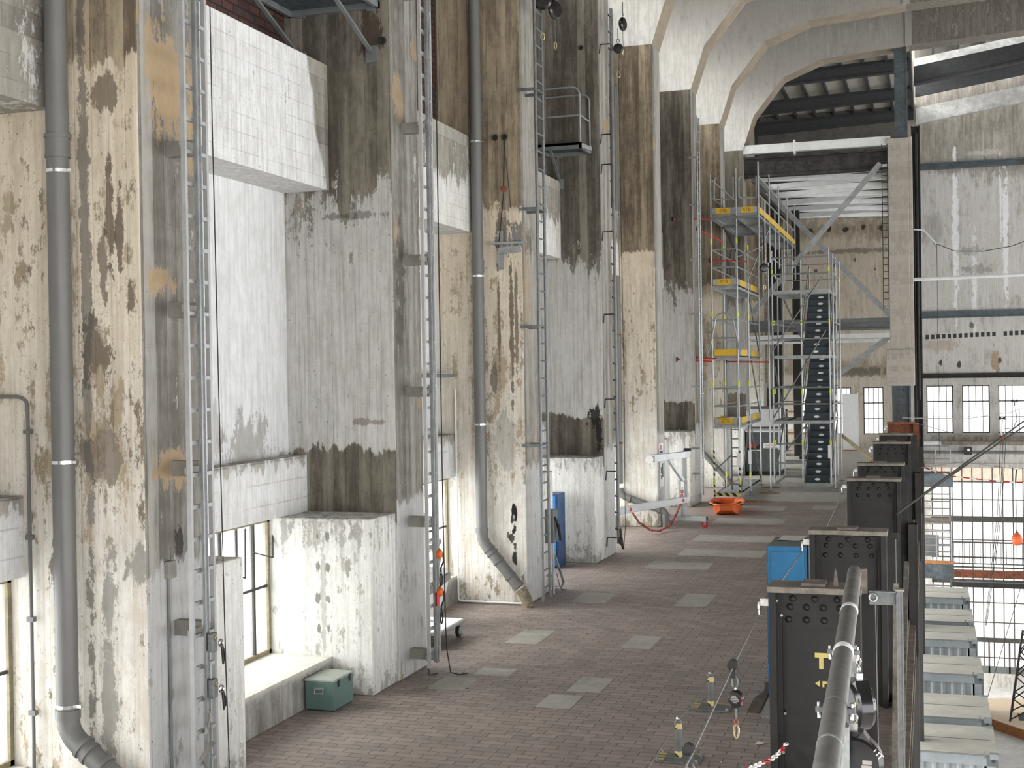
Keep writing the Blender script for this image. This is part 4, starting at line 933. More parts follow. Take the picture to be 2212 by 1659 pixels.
for (a, c, dz) in (((XL-.02,36.4,7.98),(-6.75,35.93,7.98),0),((XL,38.7,7.55),(-6.2,36.6,7.75),0),((XR,38.7,6.95),(-6.1,38.2,6.98),0),((XL-.02,36.4,3.98),(-6.68,35.93,4.06),0),((XR,36.5,4.02),(-6.2,36.3,4.1),0),((XQ,38.4,3.95),(XL+.1,38.4,3.98),0)):
    o = MB().cyl(a, c, .022, 8).build('wall_tie', M['red'], t); MB().cyl(c, Vector(c)+(Vector(c)-Vector(a)).normalized()*.02, .07, 10).build('tie_foot', M['blackiron'], o)
b = MB(); x0, x1 = XL+.1, XR-.1
for q in range(8): b.box(x0+.25,x1,37.3,37.33,.45+.26*q,.48+.26*q)
b.box(x0+.25,x0+.28,37.28,37.34,.3,2.25); b.box(x1-.03,x1,37.28,37.34,.3,2.25); b.build('access_ladder', M['zinc_dk'], t)
stickers(t, [(x,y,q) for x,y in ((XL,36.4),(XR,36.4),(XR,38.7),(XL,38.7)) for q in (.62,3.35,5.3,7.35)])
MB().box(XR-.06,XR+.05,36.33,36.36,1.05,1.42).build('scaffold_tag', M['white'], t)
MB().box(XR-.045,XR+.04,38.63,38.66,.95,1.35).build('scaffold_tag', M['white'], t)
rail(t, bend((XL-.12,36.35,3.7),(XL-.12,36.35,4.3),(XL+.06,36.35,4.4),.06,4) + bend((XL+.06,36.35,4.4),(XL+.1,36.35,5.3),(XL+.36,36.35,5.34),.18,5) + bend((XL+.36,36.35,5.34),(XR-.12,36.35,5.3),(XR-.08,36.35,4.4),.18,5) + bend((XR-.08,36.35,4.4),(XR+.1,36.35,4.3),(XR+.1,36.35,3.6),.06,4), .022, 'ladder_gate')

# stair tower
t = thing('stair_tower', 'scaffold stair tower with dark treads climbing away from the camera', 'scaffold', (0,0,0))
X0, XM, X1 = -4.52, -3.66, -2.83; YA, YB = 40.2, 43.3
for x in (X0, XM, X1):
    for y in (YA, YB): std(t, x, y, .24, 7.35 if x != XM else 7.05)
for y in (YA, YB): std(t, X1+.11, y+.1, .12, 7.2)
std(t, X0-.1, YA-.1, .02, 7.0); std(t, X0, 41.7, .24, 6.6)
for z in (.27, 2.17, 4.15, 6.13):
    b = MB()
    for y in (YA, YB): b.bar((X0,y,z-.05),(X1,y,z-.05),.05,.1)
    for x in (X0, XM, X1): b.bar((x,YA,z-.05),(x,YB,z-.05),.05,.08)
    b.build('deck_beam', M['zinc'], t)
    if z > 1: deck(t, X0+.04, XM-.04, YA, YB, z, 2)
for z in (2.17, 4.15, 6.13):
    for q in (.5, 1.0):
        rail(t, [(X0,YA-.02,z+q),(X1,YA-.02,z+q)], .026); rail(t, [(X0,YB,z+q),(X1,YB,z+q)]); rail(t, [(X1+.11,YA,z+q),(X1+.11,YB,z+q)]); rail(t, [(X0,YA,z+q),(X0,YB,z+q)])
for q in (.62, 1.2):
    rail(t, [(X0,YA,q+.25),(XM,YA,q+.25)]); rail(t, [(X0,YB,q+.1),(XM,YB,q+.1)])
for i, (za, zb) in enumerate(((.27,2.17),(2.17,4.15),(4.15,6.13))):
    f = MB(); ya, yb = YA+.12, YB-.35; xa, xb = XM+.05, X1-.05
    f.bar((xa,ya,za+.05),(xa,yb,zb),.03,.2); f.bar((xb,ya,za+.05),(xb,yb,zb),.03,.2)
    fl = f.build('stair_flight', M['zinc_dk'], t)
    n = 9
    for k in range(n):
        y = ya + (yb-ya)*k/n; zt = za + (zb-za)*(k+1)/n; h = (zb-za)/n
        b = MB(); b.box(xa,xb,y,y+.30,zt-.03,zt,0); b.box(xa,xb,y,y+.015,zt-h-.02,zt-.03,0); b.box(xa,xb,y-.004,y+.012,zt-.008,zt+.002,1)
        b.lathe([(.001,-.006),(.085,-.006),(.085,0),(.001,0)], ((xa+xb)/2, y, zt-h*.5), 'y', 12, 2)
        for v in range(len(b.v)-48, len(b.v)):
            q = b.v[v]; b.v[v] = (q[0], q[1], zt-h*.5+(q[2]-(zt-h*.5))*.42)
        b.build('tread', [M['tread'], M['bluegrey'], M['white']], fl)
    rail(fl, [(xa-.03,ya-.1,za+.95),(xa-.03,yb,zb+.9),(xa-.03,yb+.2,zb+.9)], .02, 'hand_rail'); rail(fl, [(xb+.04,ya-.1,za+.95),(xb+.04,yb,zb+.9)], .02, 'hand_rail')
    rail(fl, [(xa-.03,ya-.1,za+.5),(xa-.03,yb,zb+.45)], .02, 'hand_rail'); rail(fl, [(xb+.04,ya-.1,za+.5),(xb+.04,yb,zb+.45)], .02, 'hand_rail')
for a, c in (((X0,YA-.05,2.25),(X1-.1,YA-.05,4.9)),((X0,YA-.05,4.3),(X1-.2,YA-.05,6.5)),((X0,YB,1.0),(XM,YB,2.1)),((XM,YB,4.1),(X0,YB,6.1)),((X0,YA,.3),(X0,YB,2.1)),((X0,YB,2.2),(X0,YA,4.1)),((X1,YA,.4),(X1,YB,2.1)),((X1,YB,2.2),(X1,YA,4.1)),((X1,YA,4.2),(X1,YB,6.1))):
    MB().cyl(a, c, .022, 7).build('brace', M['zinc_dk'], t)
stickers(t, [(x,YA,q) for x in (X0,X0+.04,XM,X1) for q in (1.5,3.05,5.15)] + [(X0,YA,6.7),(X1,YA,6.75),(X1+.11,YB,6.6),(X0,YB,2.9)])
MB().box(X1-.08,X1+.02,YA-.05,YA-.03,1.02,1.42).build('scaffold_tag', M['white'], t)

# timber packers
for i, (x0,x1,y0,y1,lb) in enumerate(((-5.5,-4.3,36.9,37.05,'worn plank lying under the front of the access scaffold'),(-5.15,-4.5,36.2,36.4,'short plank under the right front foot of the access scaffold'),(-4.9,-4.3,39.4,39.6,'plank under the scaffold between the two towers'),(-5.0,-4.5,41.3,41.5,'plank at the rear of the access scaffold'))):
    tag(MB().box(x0,x1,y0,y1,0,.035).build('timber_plank', M['plank']), lb, 'plank')
# striped barrier bar
tag(MB().bar((-2.62,42.1,1.62),(-1.36,33.4,1.45),.02,.12).build('barrier_tape', M['hazard']), 'black and yellow striped barrier from the stair tower to a steel column', 'barrier')

# things beyond the scaffold
t = thing('site_cabinet', 'dark grey site cabinet with a lettered white and red sign, behind the scaffold', 'cabinet', (-5.55, 46.2, 0))
MB().box(-.62,.58,0,1.6,.14,1.52).build('body', M['grey_cab'], t, bevel=.01)
MB().box(-.6,.56,.05,1.5,.02,.14).build('plinth', M['rubber'], t)
MB().box(-.64,.6,-.02,1.62,1.52,1.58).build('roof', M['whitesteel'], t)
MB().box(.58,.6,.05,1.55,.2,1.52).build('side_panel', M['whitesteel'], t)
MB().box(-.02,.54,-.012,0,.96,1.13).build('sign', M['white'], t)
text_mesh('FALLSTOP', .095, (.25,-.015,1.055), (1,0,0), (0,0,1), M['red'], 'lettering', t); MB().box(.02,.5,-.016,-.012,.975,.99).build('sign_line', M['seam'], t)
MB().box(-.58,-.25,-.012,0,.98,1.13).build('red_panel', M['red'], t); text_mesh('E', .13, (-.44,-.015,1.055), (1,0,0), (0,0,1), M['yellow_tape'], 'red_panel_letter', t)
b = MB(); b.add([(-.58,-.013,.9),(-.2,-.013,.9),(-.05,-.013,1.12),(-.14,-.013,1.12),(-.3,-.013,.97),(-.58,-.013,.97)],[(0,1,2,3,4,5)]); b.build('black_chevron', M['rubber'], t)
MB().box(-.45,-.08,-.014,0,.875,.9).build('white_line', M['white'], t)
text_mesh('I', .2, (.605,.25,1.1), (0,1,0), (0,0,1), M['sticker_red'], 'side_mark', t); text_mesh('F', .2, (.605,.75,1.12), (0,1,0), (0,0,1), M['sticker_red'], 'side_mark', t)
t = thing('white_crate', 'white crate with a grey lid seen between the scaffold decks', 'crate', (-6.05, 48.4, 0))
b = MB(); b.box(-.5,.75,0,1.2,1.62,2.28); b.build('box', M['white'], t)
b = MB(); b.box(-.5,.75,.05,1.15,0,1.62); b.build('stand', M['grey_cab'], t); MB().box(-.55,.8,-.05,1.25,2.28,2.34).build('lid', M['greysteel'], t)
t = thing('white_partition', 'tall plain white partition board standing at the far end', 'partition', (-3.3, 60.5, 0))
MB().box(-.42,.24,0,.12,.02,2.55).build('panel', M['white'], t); MB().box(.24,.27,0,.14,0,2.6).build('edge_post', M['whitesteel'], t); MB().box(-.42,.27,-.01,.14,0,.03).build('foot_rail', M['red'], t)
t = thing('shelf_rack', 'brown slatted rack far behind the scaffold', 'rack', (-5.6, 60.0, 0))
b = MB()
for z in (.75,1.0,1.25,1.5,1.75): b.box(-.6,.4,0,.5,z,z+.07)
b.build('shelf', M['plank'], t); b = MB(); b.box(-.62,-.56,0,.5,0,1.9); b.box(.36,.42,0,.5,0,1.9); b.build('side_frame', M['rivet'], t)
MB().box(-.5,-.25,-.1,.0,1.0,1.6).build('lamp_panel', M['paper'], t)
t = thing('white_door_panel', 'white door panel with a red frame far behind the scaffold stairs', 'panel', (-4.5, 59.5, 0))
MB().box(-.35,.35,0,.06,.1,1.95).build('panel', M['white'], t); b = MB(); b.box(-.4,-.35,0,.08,0,2); b.box(-.4,.4,0,.08,.0,.1); b.build('frame', M['red'], t)
tag(MB().box(-5.1,-4.5,54.5,55.0,0,.14).build('floor_case', M['rubber']), 'small black case on the pale floor behind the scaffold', 'case')

# steel across the aisle beyond the scaffold
b = MB(); b.box(-6.2,-1.15,46.66,46.9,11.42,11.72); b.tube([(-4.4,46.78,11.3),(-4.4,46.55,11.35),(-4.4,46.55,11.78),(-4.4,46.78,11.82),(-4.4,47,11.78),(-4.4,47,11.35)], .03, 6, True)
tag(b.build('crane_rail_beam', M['whitesteel']), 'pale steel beam under the last concrete portal', 'beam')
b = MB(); b.box(-6.2,-1.2,46.95,47.0,10.6,11.3); b.box(-6.2,-1.2,46.8,47.15,10.6,10.68); b.box(-6.2,-1.2,46.8,47.15,11.25,11.32)
tag(b.build('crane_girder', M['beam_dk']), 'sooty black girder below the pale steel beam', 'beam')
t = thing('plan_bracing', 'zigzag of pale steel members in a flat truss high behind the scaffold', 'bracing', (0,0,0))
LN = [48.0,50.4,52.8,55.3,57.8,60.3]; RN = [46.9,49.2,51.6,54.0,56.5,59.0,61.5]
for i, y in enumerate(LN):
    MB().bar((-5.8,y,10.7),(-1.15,RN[i],10.7),.12,.2).build('member', M['whitesteel'], t); MB().bar((-5.8,y,10.7),(-1.15,RN[i+1],10.7),.12,.2).build('member', M['whitesteel'], t)
MB().bar((-5.85,47,10.62),(-5.85,62.4,10.62),.25,.3).build('chord', M['zinc_dk'], t); MB().bar((-1.1,47,10.62),(-1.1,62.4,10.62),.2,.3).build('chord', M['zinc_dk'], t)
t = thing('cross_bracing', 'two long grey diagonal struts crossing behind the scaffold', 'bracing', (0,0,0))
MB().bar((-1.48,46.35,10.75),(-5.9,46.35,5.75),.06,.18).build('strut', M['zinc'], t); MB().bar((-6.6,50.3,11.4),(-1.25,50.3,5.6),.06,.2).build('strut', M['zinc'], t); MB().bar((-1.2,50,5.0),(-3.4,50,3.35),.06,.2).build('strut', M['zinc'], t)
b = MB(); b.box(-7.5,-1.15,50.2,50.5,5.45,5.6); b.box(-7.5,-1.15,50.33,50.38,5.2,5.6); b.box(-7.5,-1.15,50.2,50.5,5.15,5.22)
tag(b.build('cross_beam', M['greysteel']), 'grey cross beam above the pale tray, level with the stair tower top', 'beam')
b = MB(); b.box(-7.5,-1.15,49.9,50.3,4.85,5.02); b.box(-7.5,-1.15,50.6,50.9,4.7,4.82)
tag(b.build('cable_tray', M['whitesteel']), 'pale steel tray running behind the stair tower', 'tray')
for x in (-6.3,-5.5): struct(MB().box(x,x+.32,56.5,56.9,0,10.5).build('steel_stanchion', M['rivet']))
struct(MB().box(-7.4,-6.1,52.4,52.6,3.2,10.4).build('brick_pier', M['pale_brick']))
# ------------------------------------------------------------------ column at the end of the aisle
b = MB(); b.box(-1.24,-.56,46.6,47.5,3.1,11.62); b.box(-.56,-.44,46.75,47.4,4.2,11.7); b.box(-1.38,-.44,46.5,47.6,3.1,4.35); b.box(-1.3,-.47,46.55,47.55,11.45,11.62)
struct(b.build('concrete_column', M['column'], bevel=.02))
b = MB(); b.box(-1.2,-1.14,46.65,47.45,ZH,3.1); b.box(-.64,-.58,46.65,47.45,ZH,3.1); b.box(-1.14,-.64,46.85,46.9,ZH,3.1); b.box(-1.14,-.64,46.8,46.85,2.0,3.1)
rv = [(x,z) for x in (-1.05,-.97,-.82,-.74) for z in (2.2,2.45,2.7,2.95)]
for x, z in rv: b.lathe([(.02,0),(.01,-.02)], (x,46.8,z), 'y', 6)
struct(b.build('riveted_column', M['bluegrey']))
b = MB(); b.box(-1.0,-.96,46.7,47.1,11.62,14.8); b.box(-.62,-.58,46.7,47.1,11.62,14.8); b.box(-.96,-.62,46.72,46.76,11.62,14.8); struct(b.build('roof_post', M['bluegrey']))
b = MB(); b.box(-.52,-.20,51.8,51.85,ZH,12.9); b.box(-.52,-.47,51.7,52.1,ZH,12.9); b.box(-.25,-.20,51.7,52.1,ZH,12.9); b.cyl((-.33,51.65,2.5),(-.33,51.65,12.6),.055,10); b.cyl((-.43,51.65,ZH),(-.43,51.65,11.0),.03,8)
struct(b.build('hall_post', M['rivet']))
tag(MB().tube([(-.62,48.4,6.85),(8,48.4,6.95),(26,48.4,7.1)], .065, 8).build('cross_pipe', M['whitesteel']), 'pale pipe across the hall in front of the stained far wall', 'pipe')
tag(MB().tube([(-.45,51.5,8.95),(-.1,51.4,8.9),(.35,51.3,8.35)], .03, 6).build('cable_outrigger', M['white']), 'short white arm holding a sagging cable by the far wall', 'arm')
tag(MB().tube([(.35,51.3,8.35),(1.0,51.3,8.05),(2.0,51.3,8.0),(3.0,51.3,8.15),(4.2,51.3,8.6),(5.5,51.3,9.3)], .014, 5).build('sagging_cable', M['rope_dk']), 'cable sagging in front of the stained far wall', 'cable')
tag(MB().cyl((.36,51.3,8.35),(.36,51.3,.4), .01, 5).build('drop_cable', M['rope_dk']), 'thin cable dropping straight down beside the dark hall post', 'cable')

# ------------------------------------------------------------------ cut steel columns along the edge
def rivet_rows(b, zs, x0, x1, y, n=4):
    for j, z in enumerate(zs):
        m = n + (j % 2)
        for i in range(m):
            x = x0 + (x1-x0)*(i + .5)/m
            b.lathe([(.031,0),(.026,-.016),(.010,-.027)], (x,y,z), 'y', 8)
LBL = ['nearest cut steel column, with tape letters on its web', 'second cut steel column, right of the blue locker', 'third cut steel column along the edge, tall and dark with a rivet row', 'fourth cut steel column, its top just above the third', 'fifth cut steel column, meeting the striped barrier', 'sixth cut steel column, only its narrow top showing', 'seventh cut steel column, rust red at the far end of the row']
for i, (y, w) in enumerate(((10.9,.74),(14.8,.83),(21.85,.84),(25.3,.84),(32.5,.86),(36.6,.86),(44.0,.86))):
    t = thing('steel_column_stub', LBL[i], 'steel column', (-1.29, y, 0), 0, 'cut steel columns along the gallery edge')
    main = M['rust'] if i == 6 else M['rivet']
    b = MB(); b.box(0,.06,0,.32,0,1.9); b.build('flange', main, t)
    b = MB(); b.box(w-.06,w,0,.32,-.0,1.9); b.box(w-.001,w+.12,.3,.34,-3,1.9); b.build('flange', main, t)
    MB().box(.06,w-.06,.14,.17,0,1.9).build('web', main, t)
    if i in (0,1,2,3,4):
        s = MB(); s.box(.07,w-.07,.115,.14,1.60,1.88); s.box(.07,w-.07,.095,.115,1.72,1.88); s.box(.06,.1,.08,.14,0,1.9); s.box(w-.1,w-.06,.08,.14,0,1.9)
        rivet_rows(s, (1.84,1.77), .1, w-.1, .095, 3); rivet_rows(s, (1.66,), .08, w-.08, .115, 4)
        s.build('splice_plate', main, t)
    MB().box(-.01,w+.01,-.02,.34,1.9,1.95).build('cap_plate', M['cap'] if i != 6 else M['oxide'], t, bevel=.004)
    MB().box(w*.36,w*.62,.05,.28,1.95,1.975).build('bearing_pad', M['cap'], t)
    if i == 0:
        MB().prism([(.52,1.95),(.56,1.95),(.55,2.06),(.535,2.1)], 'xz', .1, .13).build('fin', M['cap'], t)
        b = MB(); b.box(.36,.48,.136,.139,1.345,1.385); b.box(.395,.43,.136,.139,1.25,1.345); b.build('tape_letter', M['yellow_tape'], t)
        b = MB(); b.add([(.36,.136,1.13),(.40,.136,1.155),(.40,.136,1.10)],[(0,1,2)]); b.box(.42,.435,.135,.138,1.10,1.15); b.box(.435,.46,.135,.138,1.13,1.15); b.box(.455,.47,.135,.138,1.10,1.15); b.build('tape_mark', M['yellow_tape'], t)
        for (x, z) in ((.1,.55),(.12,.88),(.06,1.82),(.1,1.7)): MB().cyl((x,.14,z),(x,.06,z),.012,8).build('bolt', M['chrome'], t)
    b = MB(); b.box(-.07,.0,.02,.06,1.78,1.84); b.tube([(-.05,.04,1.82),(-.085,.04,1.80),(-.085,.04,1.70),(-.06,.04,1.69)], .01, 6); b.build('rope_anchor', M['chrome'], t)
# lifeline ropes
tag(MB().tube([(-1.25,3.5,1.47),(-1.29,7.2,1.60),(-1.32,9.2,1.70),(-1.375,10.93,1.70)], .008, 6).build('lifeline_rope', M['rope_wire']), 'taut wire lifeline from the nearest steel column towards the camera', 'rope')
tag(MB().tube([(-1.375,10.95,1.72),(-1.37,14.84,1.70)], .008, 6).build('lifeline_rope', M['rope_wire']), 'lifeline between the first and second steel columns, crossing the blue locker', 'rope')
tag(MB().tube([(-1.37,14.86,1.72),(-1.37,18.5,1.55),(-1.37,21.88,1.70)], .008, 6).build('lifeline_rope', M['rope_wire']), 'lifeline between the second and third steel columns', 'rope')
tag(MB().tube([(-2.36,14.33,.36),(-2.345,13.2,.33),(-2.34,12.38,.375),(-2.33,10.5,.33),(-2.3,8,.35)], .006, 6).build('post_rope', M['rope_wire']), 'thin low rope strung between the two striped floor posts', 'rope')
tag(MB().tube([(-2.9,41.0,.1),(-2.6,38,.05),(-1.6,25.4,.3),(-1.4,25.3,1.72)], .006, 6).build('floor_rope', M['rope_wire']), 'faint rope across the floor from the stair tower foot', 'rope')
# sliding retractable lifeline on the rope
def rope_srl(y, z, full, label):
    t = thing('rope_trolley' if not full else 'retractable_lifeline', label, 'fall arrester', (-1.315, y, z))
    w = MB(); w.lathe([(.01,-.028),(.035,-.028),(.025,0),(.035,.028),(.01,.028)], (0,0,.012), 'y', 12); w.box(-.02,.02,-.04,.04,-.075,-.01); w.build('trolley', M['rubber'], t)
    MB().ring((.012,0,-.11),.02,.006,'y',12,6,sz=2.2).build('carabiner', M['zinc_dk'], t)
    if full:
        MB().ring((.015,0,-.155),.013,.006,'x',10,6).build('swivel', M['chrome'], t)
        b = MB(); b.lathe([(.02,-.034),(.044,-.032),(.056,-.012),(.056,.012),(.044,.032),(.02,.034)], (0,0,0), 'y', 20)
        b.v = [(x*(1.0 if zz > 0 else 1+zz*4), yy, zz*1.16) for x, yy, zz in b.v]
        b.xf(Matrix.Translation((.018,0,-.225))).build('housing', M['black'], t)
        MB().add([(.068,-.025,-.20),(.072,-.02,-.20),(.062,-.02,-.26),(.055,-.028,-.26),(.072,.015,-.2),(.062,.012,-.262)],[(0,1,2,3),(1,4,5,2)]).build('red_panel', M['red'], t)
        b = MB()
        for k, (a, c) in enumerate(((-.02,.01),(-.027,.02),(-.03,.03),(-.022,.03),(-.01,.015))): b.box(.014+a,.014+c,-.0358,-.0345,-.203-.011*k,-.196-.011*k)
        b.build('label_print', M['bracket'], t)
        MB().box(.012,.026,-.004,.004,-.36,-.285).build('webbing', M['greysteel'], t)
        MB().ring((.018,0,-.385),.014,.005,'y',10,6,sz=1.3).build('hook_eye', M['oxide'], t)
        q = MB(); q.ring((.018,0,-.45),.017,.007,'y',12,6,sz=2.8); q.box(.0,.012,-.01,.01,-.46,-.405); q.build('snap_hook', M['brass'], t)
    return t
rope_srl(9.0, 1.70, True, 'small black and red retractable lifeline hanging from the taut wire, with a brass hook')
rope_srl(7.25, 1.605, False, 'black trolley with an empty carabiner on the taut wire near the bottom edge')

# striped anchor posts
for (y, lb) in ((14.33,'farther of two grey floor posts with yellow and black bands'),(12.37,'nearer of two grey floor posts with yellow and black bands, at the bottom edge')):
    t = thing('anchor_post', lb, 'post', (-2.34, y, 0), 0, 'striped anchor posts on the brick floor')
    MB().box(-.22,.22,-.16,.16,.004,.02).build('base_plate', M['zinc_dk'], t)
    MB().cyl((0,0,.02),(0,0,.36), .036, 16).build('tube', M['greysteel'], t)
    MB().lathe([(.036,.36),(.038,.365),(.03,.385),(.015,.39)], (0,0,0), 'z', 14).build('top_cap', M['pvc'], t)
    for z in (.03,.30): MB().cyl((0,0,z),(0,0,z+.055), .0372, 16).build('striped_band', M['hazard'], t)
    b = MB()
    for dx, dy in ((-.19,-.13),(.19,-.13),(-.19,.13),(.19,.13)): b.cyl((dx,dy,.02),(dx,dy,.04), .014, 8)
    b.build('bolt', M['chrome'], t)
    b = MB()
    for k in range(3): b.box(-.205,-.13,-.12+.09*k,-.075+.09*k,.02,.0215)
    b.box(-.1,.2,.13,.145,.02,.0215); b.build('tape_strip', M['yellow_tape'], t)
    b = MB(); b.ring((-.01,-.02,.40),.02,.007,'x',10,6); b.box(-.02,.02,-.02,.02,.38,.4); b.build('eye', M['chrome'], t)
# right blue locker with papers
t = thing('blue_locker', 'wide blue metal locker behind the nearest steel column, papers on its top', 'locker', (-1.5, 15.25, 0))
MB().box(-.26,.18,-.4,.45,.03,1.75).build('body', M['blue'], t, bevel=.006); MB().box(-.22,.15,-.412,-.4,.08,1.69).build('door', M['blue'], t, bevel=.004)
for z in (.35,1.5): MB().box(-.272,-.255,-.4,-.36,z-.06,z+.06).build('hinge', M['blue'], t)
MB().box(-.275,-.262,-.35,.4,.05,1.72).build('side_panel', M['blue'], t)
b = MB(); b.box(-.255,.175,-.395,.445,1.75,1.752); b.build('dusty_top', M['cont_side'], t)
tag(MB().add([(-1.70,15.35,1.756),(-1.42,15.42,1.756),(-1.38,15.6,1.775),(-1.66,15.62,1.78),(-1.7,15.3,1.765),(-1.45,15.3,1.76)],[(0,1,2,3),(0,4,5,1)]).build('paper_sheet', M['paper']), 'crumpled papers lying on the wide blue locker', 'paper')
tag(MB().add([(-1.70,13.02,.006),(-1.62,13.02,.02),(-1.60,13.12,.008),(-1.68,13.13,.012)],[(0,1,2,3)]).build('paper_scrap', M['paper']), 'white paper scrap on the bricks near the bottom edge', 'paper')
# opened trench cover beside the column
struct(MB().box(-1.78,-1.33,14.1,15.2,.0,.012).build('floor_cover_plate', M['bracket']))
tag(MB().prism([(-1.93,14.25),(-1.8,14.25),(-1.8,15.6),(-1.9,15.6),(-1.86,15.2),(-1.93,14.8)], 'xy', 0, .02).build('rubble', M['straw']), 'strip of loose rubble along the floor plate by the blue locker', 'rubble')
b = MB()
for i in range(140):
    x = random.uniform(-6.1,-1.6); y = random.uniform(10.5,30); s = random.uniform(.008,.028); a = random.uniform(0,6.3)
    b.add([(x+s*math.cos(a),y+s*math.sin(a),.006),(x-s*.5*math.sin(a),y+s*.5*math.cos(a),.012),(x-s*math.cos(a),y-s*math.sin(a),.006),(x+s*.5*math.sin(a),y-s*.5*math.cos(a),.007)],[(0,1,2,3)], 1 if i % 4 == 0 else 0)
o = b.build('leaf_litter', [M['straw'], M['paper']]); tag(o, 'scattered dry leaves and scraps on the brick floor', 'litter'); o['kind'] = 'stuff'

# ------------------------------------------------------------------ handrail tube in the foreground with large lifelines
t = thing('anchor_rail', 'thick grey tube rail running away from the camera at the right edge', 'rail', (0,0,0))
p = lambda y: Vector((-.43 - .031*(y-5.6), y, 2.065))
MB().cyl(p(4.2), p(11.05), .058, 24).build('tube', M['rail_tube'], t)
for y in (9.25, 7.9): MB().cyl(p(y)-Vector((0,.05,0)), p(y)+Vector((0,.05,0)), .0605, 24).build('white_band', M['white'], t)
for y in (7.98, 6.62):
    c = p(y); b = MB(); b.cyl(c-Vector((0,.018,0)), c+Vector((0,.018,0)), .061, 24); b.box(c.x-.095,c.x-.055,y-.02,y+.02,2.045,2.07); b.box(c.x+.055,c.x+.095,y-.02,y+.02,2.045,2.07)
    b = b.build('clamp', M['zinc_dk'], t)
    for s in (-.08,.08): MB().cyl((c.x+s,y,2.01),(c.x+s,y,2.09),.009,8).build('bolt', M['chrome'], b)
MB().cyl(p(5.92)-Vector((0,.012,0)), p(5.92)+Vector((0,.012,0)), .0600, 24).build('weld_bead', M['zinc'], t)
MB().box(-.55,-.50,11.0,11.06,1.9,2.1).build('end_bracket', M['cap'], t)
for y in (6.4, 8.3): MB().box(p(y).x+.02,p(y).x+.07,y,y+.06,0,2.03).build('post', M['zinc'], t)
def big_srl(y, dx, z, rz, label, marks=True):
    t = thing('large_retractable_lifeline', label, 'fall arrester', (p(y).x+dx, y, z), rz, 'large black lifelines under the tube rail')
    R = .145
    MB().lathe([(.03,-.062),(R*.86,-.06),(R,-.035),(R,.035),(R*.86,.06),(.03,.062)], (0,0,0), 'y', 32).build('housing', M['black'], t)
    MB().add([(-.05,-.04,.16),(.05,-.04,.16),(.13,-.05,.05),(.1,-.05,.05),(0,-.05,.12),(-.1,-.05,.05),(-.13,-.05,.05),(-.05,.04,.16),(.05,.04,.16),(.13,.05,.05),(-.13,.05,.05)],[(0,1,2,3,4,5,6),(1,8,9,2),(0,7,10,6),(0,1,8,7),(7,8,9,10)]).build('yoke', M['black'], t)
    MB().box(-.022,.022,-.02,.02,.145,.195).build('swivel', M['chrome'], t)
    b = MB(); b.ring((0,0,.22),.018,.007,'y',10,6,sz=1.5); b.ring((0,0,.265),.014,.006,'x',10,6,sz=1.6); b.build('shackle', M['chrome'], t)
    MB().tube([(0,0,.285),(.01,0,.30),(.085-dx,0,2.04-z)], .009, 6).build('yellow_sling', M['brass'], t)
    if not marks: MB().lathe([(.001,-.064),(.115,-.064),(.115,-.058),(.001,-.058)], (0,0,0), 'y', 28).build('side_cover', M['greysteel'], t)
    b = MB()
    for (x0,x1,z0,z1) in () if not marks else ((-.115,-.07,-.02,.0),(-.115,-.075,-.045,-.025),(-.115,-.075,-.07,-.05),(.045,.09,.01,.03),(.04,.09,-.02,.005),(.045,.09,-.045,-.025),(.04,.085,-.07,-.05)): b.box(x0,x1,-.0635,-.0620,z0,z1)
    if marks: b.build('label_print', M['bracket'], t); MB().box(-.045,.03,-.0635,-.062,-.065,-.015).build('label_plate', M['pvc'], t); MB().box(-.045,.02,-.0635,-.062,-.105,-.08).build('red_label', M['sticker_red'], t)
    if marks: text_mesh('UT', .042, (.118,-.058,.06), (.75,0,-.66), (.66,0,.75), M['white'], 'rim_lettering', t)
    MB().cyl((0,0,-R),(0,0,-R-.06),.02,10).build('spring_outlet', M['zinc'], t)
    return t
big_srl(6.66, .085, 1.79, 0.0, 'nearer large black lifeline, its round labelled face towards the camera')
big_srl(8.0, .085, 1.735, -1.15, 'farther large black lifeline, seen nearly edge on', False)
# aluminium upright rail with bracket
t = thing('upright_rail', 'slotted aluminium upright held by a bracket at the gallery edge', 'rail', (-.235, 10.6, 0))
b = MB(); b.box(-.014,.014,-.02,.02,-1.6,2.0); b.box(-.026,-.014,-.03,-.0,-1.6,2.0); b.box(.014,.026,-.03,0,-1.6,2.0); b.build('profile', M['zinc_dk'], t)
b = MB(); b.box(-.23,-.02,.02,.03,1.88,1.99); b.box(-.23,-.02,-.03,.03,1.985,1.995); b.build('bracket', M['zinc_dk'], t); MB().box(-.035,.035,-.035,.025,2.0,2.015).build('end_cap', M['bracket'], t)
MB().ring((-.2,.0,1.94),.03,.008,'y',14,6).build('ring', M['chrome'], t)
tag(MB().cyl((-.43,10.85,1.88),(-.40,10.85,-2), .004, 6).build('edge_cable', M['pvc']), 'pale thin cable straight down beside the nearest steel column', 'cable')
tag(MB().cyl((-.36,14.7,1.88),(-.36,14.7,-2), .004, 6).build('edge_cable', M['pvc']), 'pale thin cable straight down beside the second steel column', 'cable')
b = MB(); b.bar((-.30,11.2,-1.0),(-.30,17.5,1.2),.06,.09); b.bar((-.33,11.0,-1.2),(-.33,13.4,1.6),.05,.03)
tag(b.build('edge_brace', M['slab_edge']), 'dirty diagonal braces on the outer gallery edge', 'brace')

